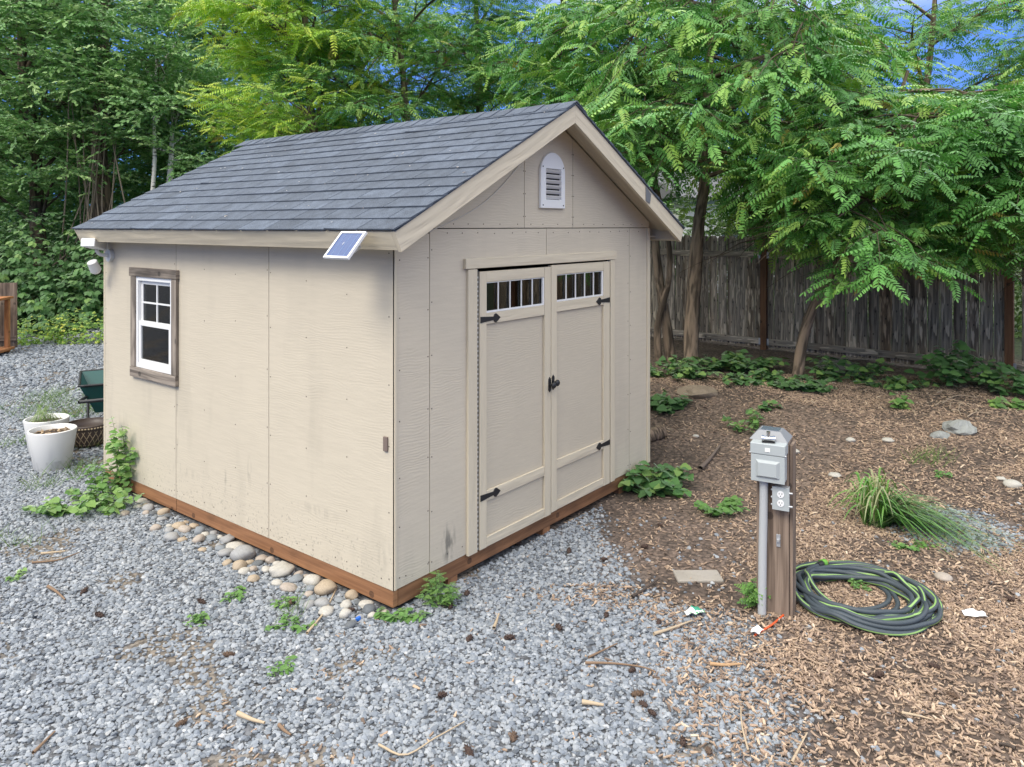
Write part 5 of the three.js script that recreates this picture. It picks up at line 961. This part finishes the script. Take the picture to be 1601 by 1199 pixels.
// single sticks and cones that can be counted
{
  const r = rngOf(303);
  const stick = (pts, rad, tone, label) => { const q = pts.map(([x, y]) => { const g = at(x, y); return V(g[0], g[1] + rad + 0.012, -g[2]); }), o = q[0].clone(); const m = part('stick', tube(q.map((k) => k.sub(o)), rad, rad * 0.55, 6, 12, 0.2), std(tone, 0.9), scene); m.position.copy(o); tag(m, label, 'stick'); };
  const pale = [0.42, 0.33, 0.22], br = [0.2, 0.13, 0.08], dk = [0.06, 0.045, 0.035];
  stick([[480, 995], [505, 965], [526, 925]], 0.007, pale, 'long pale stick leaning from the river stones over gravel');
  stick([[915, 1042], [960, 1043], [1010, 1050], [1025, 1056]], 0.007, br, 'long thin brown stick crossing the gravel at lower centre');
  stick([[1022, 997], [1050, 988], [1082, 976]], 0.009, pale, 'pale stick below the green and white packet');
  stick([[920, 1033], [945, 1021], [965, 1011]], 0.006, br, 'short brown stick above the long thin stick');
  stick([[988, 938], [1010, 925], [1030, 910]], 0.009, dk, 'black twig left of the concrete paver');
  stick([[75, 922], [88, 930], [102, 943]], 0.009, br, 'brown bent twig on the left gravel');
  stick([[50, 884], [90, 880], [124, 868]], 0.007, br, 'long thin twig near the left weeds');
  stick([[64, 870], [84, 868], [102, 866]], 0.008, pale, 'pale straight stick near the left weeds');
  stick([[372, 1123], [395, 1133], [414, 1138]], 0.011, pale, 'pale chunky stick in the lower left gravel');
  stick([[436, 1140], [446, 1150], [455, 1156]], 0.008, br, 'short brown stick right of the pale chunky stick');
  stick([[52, 1184], [70, 1166], [86, 1150]], 0.007, br, 'thin brown twig at the bottom left');
  stick([[592, 1170], [632, 1187], [680, 1160], [726, 1134]], 0.005, pale, 'long thin pale straw bent across lower gravel');
  stick([[910, 1105], [926, 1107], [944, 1110]], 0.011, pale, 'tan wood sliver right of centre on gravel');
  stick([[772, 988], [776, 978], [780, 965]], 0.009, pale, 'upright tan splinter in front of the double doors');
  stick([[1095, 738], [1110, 722], [1125, 702]], 0.022, [0.13, 0.1, 0.08], 'thick dark branch half buried in the bare slope');
  stick([[1110, 1044], [1135, 1046], [1160, 1044]], 0.009, [0.4, 0.25, 0.13], 'orange brown splinter at the chip edge');
  stick([[1238, 1199], [1250, 1175], [1262, 1152]], 0.006, pale, 'pale straw upright at the bottom right of centre');
  stick([[1410, 1120], [1440, 1126], [1458, 1131]], 0.006, pale, 'thin pale twig on the chips below the hose');
  stick([[1170, 1180], [1160, 1140], [1158, 1110]], 0.005, pale, 'thin straw at the edge of gravel and chips');
  stick([[1588, 1178], [1575, 1172], [1562, 1170]], 0.009, dk, 'black twig at the lower right corner');
  // dead pale stems on the bank at the right
  for (let i = 0; i < 9; i++) { const x = 1460 + 70 * r(), y = 615 + 40 * r(), dx = (r() - 0.3) * 110, dy = (r() - 0.6) * 26; stick([[x, y], [x + dx * 0.5, y + dy * 0.5 - 5], [x + dx, y + dy]], 0.007, [0.36, 0.28, 0.2], 'dead tan stem among others above the large grey rock'); scene.children[scene.children.length - 1].userData.group = 'dead stems above the large rock'; }
  // log end by the wall, plank on the ivy
  const lg = at(1014, 690), log = thing('firewood_log', 'split log end poking out beside the right wall of the shed', 'log', [lg[0] + 0.02, lg[1] + 0.06, -lg[2]], 0.25);
  part('wood', new THREE.CylinderGeometry(0.062, 0.07, 0.3, 9).rotateZ(Math.PI / 2 + 0.25), bark, log); part('cut_face', new THREE.CylinderGeometry(0.058, 0.058, 0.004, 9).rotateZ(Math.PI / 2 + 0.25).translate(0.147, -0.037, 0), std([0.4, 0.29, 0.17], 0.9), log);
  // cones: body of spiralled scales
  const scale = []; for (let i = 0; i < 30; i++) { const t = i / 29, a = i * 2.4, R = 0.011 * Math.sin(Math.PI * (0.15 + 0.8 * t)) + 0.003; const g = new THREE.ConeGeometry(0.0065, 0.016, 4).scale(1, 1, 0.4).rotateX(1.1).rotateY(Math.PI / 2 - a).translate(R * Math.cos(a), 0.045 * (t - 0.5), R * Math.sin(a)); scale.push(g); }
  scale.push(new THREE.SphereGeometry(0.011, 8, 8).scale(1, 2, 1));
  const coneGeo = merged(scale).rotateZ(Math.PI / 2), coneMat = [std([0.065, 0.04, 0.03], 0.9), std([0.11, 0.07, 0.045], 0.9)];
  const spots = [[156, 966, 0], [357, 1028, 1], [316, 945, 0], [283, 1136, 1], [734, 1003, 0], [797, 1001, 0], [692, 1092, 0], [803, 1158, 1], [733, 1181, 0], [988, 1053, 0], [996, 1090, 1], [1020, 1120, 0], [1006, 1106, 0], [1068, 1166, 0], [1008, 858, 0], [944, 878, 0], [1030, 977, 0], [948, 966, 0], [874, 985, 0], [1374, 1060, 0], [1490, 1092, 1], [1578, 940, 0], [1380, 1002, 0], [1108, 1180, 1], [730, 932, 0], [705, 952, 0], [548, 958, 0], [455, 946, 1], [132, 928, 0], [890, 865, 0], [1032, 824, 0], [810, 852, 0], [1460, 1046, 0]];
  const lab = ['dark pine cone lying loose on the gravel or soil', 'lighter brown pine cone lying loose on the ground'];
  for (const [x, y, k] of spots) { const g = at(x, y), m = part('pine_cone', coneGeo, coneMat[k], scene); m.position.set(g[0], g[1] + 0.017, -g[2]); m.rotation.set((r() - 0.5) * 0.6, r() * 6, (r() - 0.5) * 0.5); m.scale.setScalar(0.8 + 0.45 * r()); tag(m, lab[k], 'pine cone', k ? 'lighter brown pine cones' : 'dark pine cones'); }
  // litter: packet, paper scraps, blue cap
  const scrap = (x, y, w, h, mat, label, cat, seed) => { const g = new THREE.PlaneGeometry(w, h, 8, 6).rotateX(-Math.PI / 2), p = g.attributes.position, q = at(x, y); for (let i = 0; i < p.count; i++) p.setY(i, 0.03 * vn(p.getX(i) * 40 + seed, p.getZ(i) * 40 + seed) + 0.004); const top = g.clone(); g.computeVertexNormals(); const m = part(cat.replace(' ', '_'), g, mat, scene); m.position.set(q[0], q[1] + 0.012, -q[2]); m.rotation.y = seed; tag(m, label, cat); };
  const paper = phys([0.78, 0.77, 0.75], 0.8, { side: THREE.DoubleSide }), packTex = texOf(64, 64, (x, y) => x > 0.55 && y > 0.3 ? [0.06, 0.32, 0.2] : y < 0.22 && x > 0.1 && Math.floor(x * 14) % 2 ? [0.1, 0.4, 0.15] : [0.8, 0.8, 0.78]);
  scrap(1084, 963, 0.115, 0.07, new THREE.MeshStandardMaterial({ map: packTex, roughness: 0.4, side: THREE.DoubleSide }), 'crumpled white and green packet on the soil edge', 'packet', 0.45);
  scrap(1524, 967, 0.12, 0.05, paper, 'torn white paper scrap on the chips right of the hose', 'paper scrap', 2.9); scrap(1184, 994, 0.07, 0.04, paper, 'small white scrap at the end of the orange cord', 'paper scrap', 0.7);
  const bc = at(561, 972), cap = part('bottle_cap', cyl(0.014, 0.016, 0.014, 14), std([0.02, 0.13, 0.5], 0.4), scene); cap.position.set(bc[0], bc[1] + 0.012, -bc[2]); cap.rotation.z = 0.4; tag(cap, 'small blue bottle cap in the gravel near the shed corner', 'bottle cap');
}
// ------------------------------------------------------------------ weeds, ivy, grass
const ivyLeaf = bladeGeo([[0, 0.002], [0.008, 0.024], [0.02, 0.03], [0.036, 0.021], [0.052, 0.016], [0.068, 0.001]], 0.12, 2);
const smallLeaf = bladeGeo([[0, 0.001], [0.012, 0.011], [0.028, 0.012], [0.045, 0.001]], 0.2, 2);
const fernLeaf = merged([0, 1, 2, 3].flatMap((i) => [-1, 1].map((s) => place(smallLeaf, 0, 0, 0.012 + i * 0.016, s * 0.9, 0.1, 0, 0.62 - 0.08 * i))).concat([place(smallLeaf, 0, 0, 0.07, 0, 0.1, 0, 0.55)]));
function plant(name, label, cat, pos, o) {
  const t = thing(name, label, cat, W3(pos), 0, o.group), r = rngOf(o.seed), mats = [0, 1, 2, 3].map((k) => leafMat(label + k, pick(o.pal, r, k === 3 ? 0.9 : k * 0.15), 0.7));
  const spots = []; let guard = 0;
  for (let i = 0; i < o.stems; i++) {
    const a = r() * 6.28, R = Math.sqrt(r()), bx = o.rx * 0.5 * R * Math.cos(a), bz = o.rz * 0.5 * R * Math.sin(a), tx = o.rx * R * Math.cos(a) * (0.9 + 0.3 * r()) + (o.lean ?? 0), tz = o.rz * R * Math.sin(a) * (0.9 + 0.3 * r());
    const gh = (x, z) => ground(pos[0] + x, pos[2] - z) - pos[1], H = o.h * (0.45 + 0.55 * r()) * (1 - 0.45 * R);
    const q = [V(bx, gh(bx, bz), bz), V(lerp(bx, tx, 0.4), gh(bx, bz) + H * 0.65, lerp(bz, tz, 0.4)), V(tx, gh(tx, tz) + H, tz)];
    if (inShed(pos[0] + tx, pos[2] - tz, 0.02)) continue;
    part('stem', tube(q, o.sr ?? 0.003, 0.0012, 4, 5), leafMat('stem', [0.14, 0.17, 0.06], 0.8), t);
    const c = new THREE.CatmullRomCurve3(q), n = Math.round(o.n / o.stems);
    for (let k = 0; k < n; k++) { const u = (k + 0.5) / n * 0.85 + 0.15, p = c.getPoint(u), az = k * 2.4 + r() * 1.2, f = V(Math.cos(az), 0.1 - 0.35 * r(), Math.sin(az)); const m = part('leaf', o.geo === fernLeaf || r() < (o.geo === ivyLeaf ? 0.85 : 0.6) ? o.geo : r() < 0.5 ? ovate : smallLeaf, mats[Math.floor(r() * 4)], t); leafMatrix(p, f, V((r() - 0.5) * 1.3, 1, (r() - 0.5) * 1.3 + 0.25), o.s * (o.geo === ivyLeaf ? 0.7 + 0.8 * r() : 0.45 + 0.8 * r())).decompose(m.position, m.quaternion, m.scale); }
  }
  return t;
}
const WP = GREEN.bramble, LP = [[0.075, 0.2, 0.03], [0.125, 0.29, 0.045], [0.26, 0.42, 0.08]];
plant('weed', 'tall leafy weed climbing the back left corner of the shed', 'weed', at(203, 770), { seed: 1, stems: 14, n: 270, rx: 0.17, rz: 0.18, h: 1.0, geo: bramble, s: 0.85, pal: LP, sr: 0.005 });
plant('weed', 'low spreading weed patch in the gravel below the tall weed', 'weed', at(132, 800), { seed: 2, stems: 30, n: 295, rx: 0.42, rz: 0.34, h: 0.2, geo: bramble, s: 0.9, pal: LP });
plant('weed', 'bushy weed between the tall weed and the low patch', 'weed', at(160, 778), { seed: 22, stems: 14, n: 160, rx: 0.22, rz: 0.25, h: 0.38, geo: bramble, s: 0.75, pal: LP });
plant('weed', 'feathery green weed at the front corner skid of the shed', 'weed', at(686, 945), { seed: 3, stems: 26, n: 280, rx: 0.13, rz: 0.13, h: 0.26, geo: fernLeaf, s: 0.5, pal: LP });
plant('weed', 'small low weed trailing left of the front corner weed', 'weed', at(622, 968), { seed: 4, stems: 14, n: 110, rx: 0.15, rz: 0.07, h: 0.07, geo: smallLeaf, s: 0.9, pal: LP });
plant('ivy_patch', 'low ivy patch against the right front corner of the shed', 'ivy', at(1012, 764), { seed: 5, stems: 34, n: 290, rx: 0.46, rz: 0.34, h: 0.27, geo: ivyLeaf, s: 1.15, pal: WP });
plant('weed', 'small leafy plant between the shed and the post', 'weed', at(1118, 800), { seed: 6, stems: 16, n: 150, rx: 0.23, rz: 0.2, h: 0.17, geo: bramble, s: 0.7, pal: LP });
plant('weed', 'bright green plant on the slope behind the post top', 'weed', at(1165, 672), { seed: 7, stems: 13, n: 110, rx: 0.26, rz: 0.22, h: 0.26, geo: bramble, s: 0.85, pal: LP });
plant('weed', 'small seedling clump on the bank behind the bright plant', 'weed', at(1200, 640), { seed: 8, stems: 9, n: 60, rx: 0.14, rz: 0.12, h: 0.14, geo: bramble, s: 0.8, pal: WP });
plant('weed', 'leafy plant against the post foot beside the conduit', 'weed', (() => { const q = at(1184, 950); return [q[0], q[1], q[2]]; })(), { seed: 9, stems: 9, n: 110, rx: 0.08, rz: 0.05, h: 0.3, geo: fernLeaf, s: 0.85, pal: LP });
plant('ivy_patch', 'large ivy clump at the foot of the fence at right', 'ivy', at(1500, 604), { seed: 10, stems: 30, n: 290, rx: 0.55, rz: 0.35, h: 0.62, geo: ivyLeaf, s: 1.25, pal: WP });
plant('ivy_patch', 'ivy clump at the right edge in front of the last post', 'ivy', at(1588, 620), { seed: 11, stems: 20, n: 200, rx: 0.4, rz: 0.3, h: 0.5, geo: ivyLeaf, s: 1.2, pal: WP });
plant('ivy_patch', 'ivy climbing over the dark boulder right of the leaning trunk', 'ivy', at(1320, 596), { seed: 12, stems: 26, n: 250, rx: 0.55, rz: 0.3, h: 0.42, geo: ivyLeaf, s: 1.1, pal: WP });
plant('ivy_patch', 'ivy at the foot of the leaning young trunk', 'ivy', at(1262, 610), { seed: 13, stems: 20, n: 180, rx: 0.35, rz: 0.3, h: 0.22, geo: ivyLeaf, s: 1.1, pal: WP });
plant('ivy_patch', 'ivy covering the ground between the trunks and the first post', 'ivy', at(1150, 578), { seed: 14, stems: 34, n: 290, rx: 0.7, rz: 0.4, h: 0.34, geo: ivyLeaf, s: 1.2, pal: WP });
plant('ivy_patch', 'ivy band in front of the first brown post', 'ivy', at(1195, 600), { seed: 15, stems: 26, n: 240, rx: 0.55, rz: 0.3, h: 0.2, geo: ivyLeaf, s: 1.1, pal: WP });
plant('ivy_patch', 'ivy around the feet of the trunks next to the shed wall', 'ivy', at(1060, 590), { seed: 16, stems: 26, n: 230, rx: 0.5, rz: 0.4, h: 0.34, geo: ivyLeaf, s: 1.2, pal: WP });
plant('ivy_patch', 'broad-leaved ivy beside the right wall halfway up the slope', 'ivy', at(1040, 640), { seed: 17, stems: 14, n: 110, rx: 0.25, rz: 0.22, h: 0.24, geo: ivyLeaf, s: 1.35, pal: WP });
plant('weed', 'lone upright weed on the bank below the fence ivy', 'weed', at(1408, 640), { seed: 18, stems: 4, n: 34, rx: 0.08, rz: 0.08, h: 0.3, geo: ivyLeaf, s: 0.9, pal: LP });
plant('ivy_patch', 'thin ivy runners on the bank right of the boulder', 'ivy', at(1400, 606), { seed: 19, stems: 18, n: 120, rx: 0.5, rz: 0.25, h: 0.14, geo: ivyLeaf, s: 1.0, pal: WP });
plant('weed', 'pale creeping weed at the right edge above the rock', 'weed', at(1582, 640), { seed: 20, stems: 10, n: 70, rx: 0.3, rz: 0.2, h: 0.14, geo: ivyLeaf, s: 1.1, pal: LP });
plant('weed', 'tiny low weed at the foot of the grass clump', 'weed', at(1425, 856), { seed: 21, stems: 12, n: 70, rx: 0.17, rz: 0.1, h: 0.06, geo: bramble, s: 0.45, pal: LP });
for (const [x, y, k, lab] of [[368, 935, 31, 'tiny upright weed in gravel nearest the middle of the side wall'], [455, 980, 32, 'larger sprawling weed in gravel left of the front corner'], [440, 1050, 33, 'isolated small weed in the lower left gravel'], [448, 945, 34, 'small weed just above the sprawling weed'], [305, 978, 35, 'small sprout left of the sprawling weed'], [22, 905, 36, 'faint low weed at the left edge of the gravel'], [1475, 745, 37, 'small grassy tuft on the bank left of the pale cobbles'], [1340, 920, 38, 'small green sprout inside the hose coil'], [60, 640, 39, 'low weed in the gravel behind the white pots'], [100, 650, 40, 'low weed between the white pots and wheelbarrow'], [130, 740, 43, 'dark low weed by the patterned planter']])
  plant('weed', lab, 'weed', at(x, y), { seed: k, stems: 9, n: k === 32 ? 130 : 60, rx: k === 32 ? 0.16 : k > 38 ? 0.3 : 0.07, rz: k > 38 ? 0.25 : 0.09, h: 0.075, geo: smallLeaf, s: 0.55, pal: LP });
// the long grass clump
{
  const p = at(1368, 818), t = thing('grass_clump', 'clump of long green grass with blades flopping right beyond the hose', 'grass', W3(p)), r = rngOf(71), pal = [[0.11, 0.3, 0.035], [0.16, 0.36, 0.05], [0.36, 0.38, 0.18], [0.09, 0.24, 0.04]], mats = pal.map((c, k) => leafMat('blade' + k, c, 0.6)), rest = [];
  const blade = (pts, w) => { const c = new THREE.CatmullRomCurve3(pts), pos = [], idx = [], N = 9; for (let i = 0; i <= N; i++) { const u = i / N, q = c.getPoint(u), tg = c.getTangent(u), s = V(-tg.z, 0.15, tg.x).normalize().multiplyScalar(w * Math.pow(1 - u, 0.6)); pos.push(q.x - s.x, q.y - s.y, q.z - s.z, q.x + s.x, q.y + s.y, q.z + s.z); if (i < N) { const a = i * 2; idx.push(a, a + 1, a + 2, a + 1, a + 3, a + 2); } } const g = new THREE.BufferGeometry(); g.setAttribute('position', new THREE.Float32BufferAttribute(pos, 3)); g.setAttribute('uv', new THREE.Float32BufferAttribute(new Float32Array(pos.length / 3 * 2), 2)); g.setIndex(idx); g.computeVertexNormals(); return g; };
  const gl = (x, z) => ground(p[0] + x, p[2] - z) - p[1];
  for (let i = 0; i < 290; i++) {
    const a = r() * 6.28, q = 0.1 * Math.sqrt(r()), bx = q * Math.cos(a), bz = q * Math.sin(a), flop = i > 110;
    const L = flop ? 0.25 + 0.85 * r() * (0.5 + 0.5 * r()) : 0.12 + 0.2 * r(), az = flop ? 0.55 + (r() + r() - 1) * 0.8 : r() * 6.28, H = flop ? 0.12 + 0.12 * r() : 0.16 + 0.2 * r();
    const ex = bx + L * Math.cos(az), ez = bz + L * Math.sin(az), mx = bx + L * 0.35 * Math.cos(az), mz = bz + L * 0.35 * Math.sin(az);
    const g = blade([V(bx, gl(bx, bz), bz), V(mx, gl(mx, mz) + H, mz), V(lerp(mx, ex, 0.6), gl(mx, mz) + H * (flop ? 0.5 : 0.85), lerp(mz, ez, 0.6)), V(ex, gl(ex, ez) + (flop ? 0.015 : H * 0.5), ez)], 0.007 + 0.003 * r());
    part('grass_blade', g, mats[flop ? (r() < 0.5 ? 0 : r() < 0.7 ? 1 : 3) : Math.floor(Math.pow(r(), 1) * 3)], t);
  }
    const q = at(950, 770), tt = thing('grass_clump', 'few tall grass blades against the right door trim of the shed', 'grass', W3(q));
  for (let i = 0; i < 14; i++) { const a = (r() - 0.3) * 1.6, L = 0.1 + 0.2 * r(); part('grass_blade', blade([V(0.02 * r(), 0, 0), V(0.3 * L * Math.sin(a), 0.2 + 0.15 * r(), 0.02), V(L * Math.sin(a), 0.3 + 0.2 * r(), 0.05 * r())], 0.004), mats[1], tt); }
}
// thin grass coming up through the gravel round the pots
{
  const r = rngOf(88), list = [], patches = [[60, 640, 0.5], [105, 652, 0.5], [85, 622, 0.5], [150, 694, 0.3], [30, 690, 0.3], [25, 850, 0.25], [120, 742, 0.3], [60, 760, 0.2], [160, 640, 0.4], [130, 622, 0.5], [440, 962, 0.12], [1455, 720, 0.2]];
  for (const [x, y, R] of patches) { const q = at(x, y), n = Math.round(500 * R); for (let i = 0; i < n; i++) { const a = r() * 6.28, k = R * Math.pow(r(), 0.7), X = q[0] + k * Math.cos(a), d = q[2] + k * Math.sin(a); if (fbm(X * 4, d * 4, 256, 256, 3) < 0.47 || !clear(X, d)) continue; const b = r() * 6.28; list.push([0, leafMatrix(V(X, ground(X, d) + 0.004, -d), V(Math.cos(b) * 0.6, 0.5 + r(), Math.sin(b) * 0.6), V(Math.cos(b + 1.5), 0.3, Math.sin(b + 1.5)), 0.25 + 0.35 * r()), pick([[0.1, 0.22, 0.03], [0.17, 0.3, 0.05], [0.36, 0.36, 0.12]], r)]); } }
  tag(instances('thin_grass', [grassBlade], leafWhite, list, scene), 'thin grass sprouting through the gravel by the pots', null, null, 'stuff');
}
// fallen petals and bits on the roof
{
  const r = rngOf(404), list = [], slope = 0.512, ang = Math.atan(slope), e = new THREE.Euler();
  const g = new THREE.BoxGeometry(1, 0.25, 0.6).toNonIndexed();
  for (let i = 0; i < 70; i++) { const v = -0.2 + 3.9 * r(), u = -0.18 + 1.68 * r(), s = 0.006 + 0.009 * Math.pow(r(), 2), h = 2.985 - (1.545 - u) * slope + 0.021, q = shedPoint(u, h, v); e.set(0, YAW + (r() - 0.5) * 3, ang * 0.3); list.push([0, new THREE.Matrix4().compose(V(...q), new THREE.Quaternion().setFromEuler(e), V(s, s, s)), mixc([0.45, 0.38, 0.3], [0.8, 0.78, 0.74], r())]); }
  const h = instances('leaf_litter', [g], std([1, 1, 1], 0.9), list, scene); tag(h, 'pale fallen bits scattered on the roof shingles', null, null, 'stuff');
}
renderer.render(scene, camera);
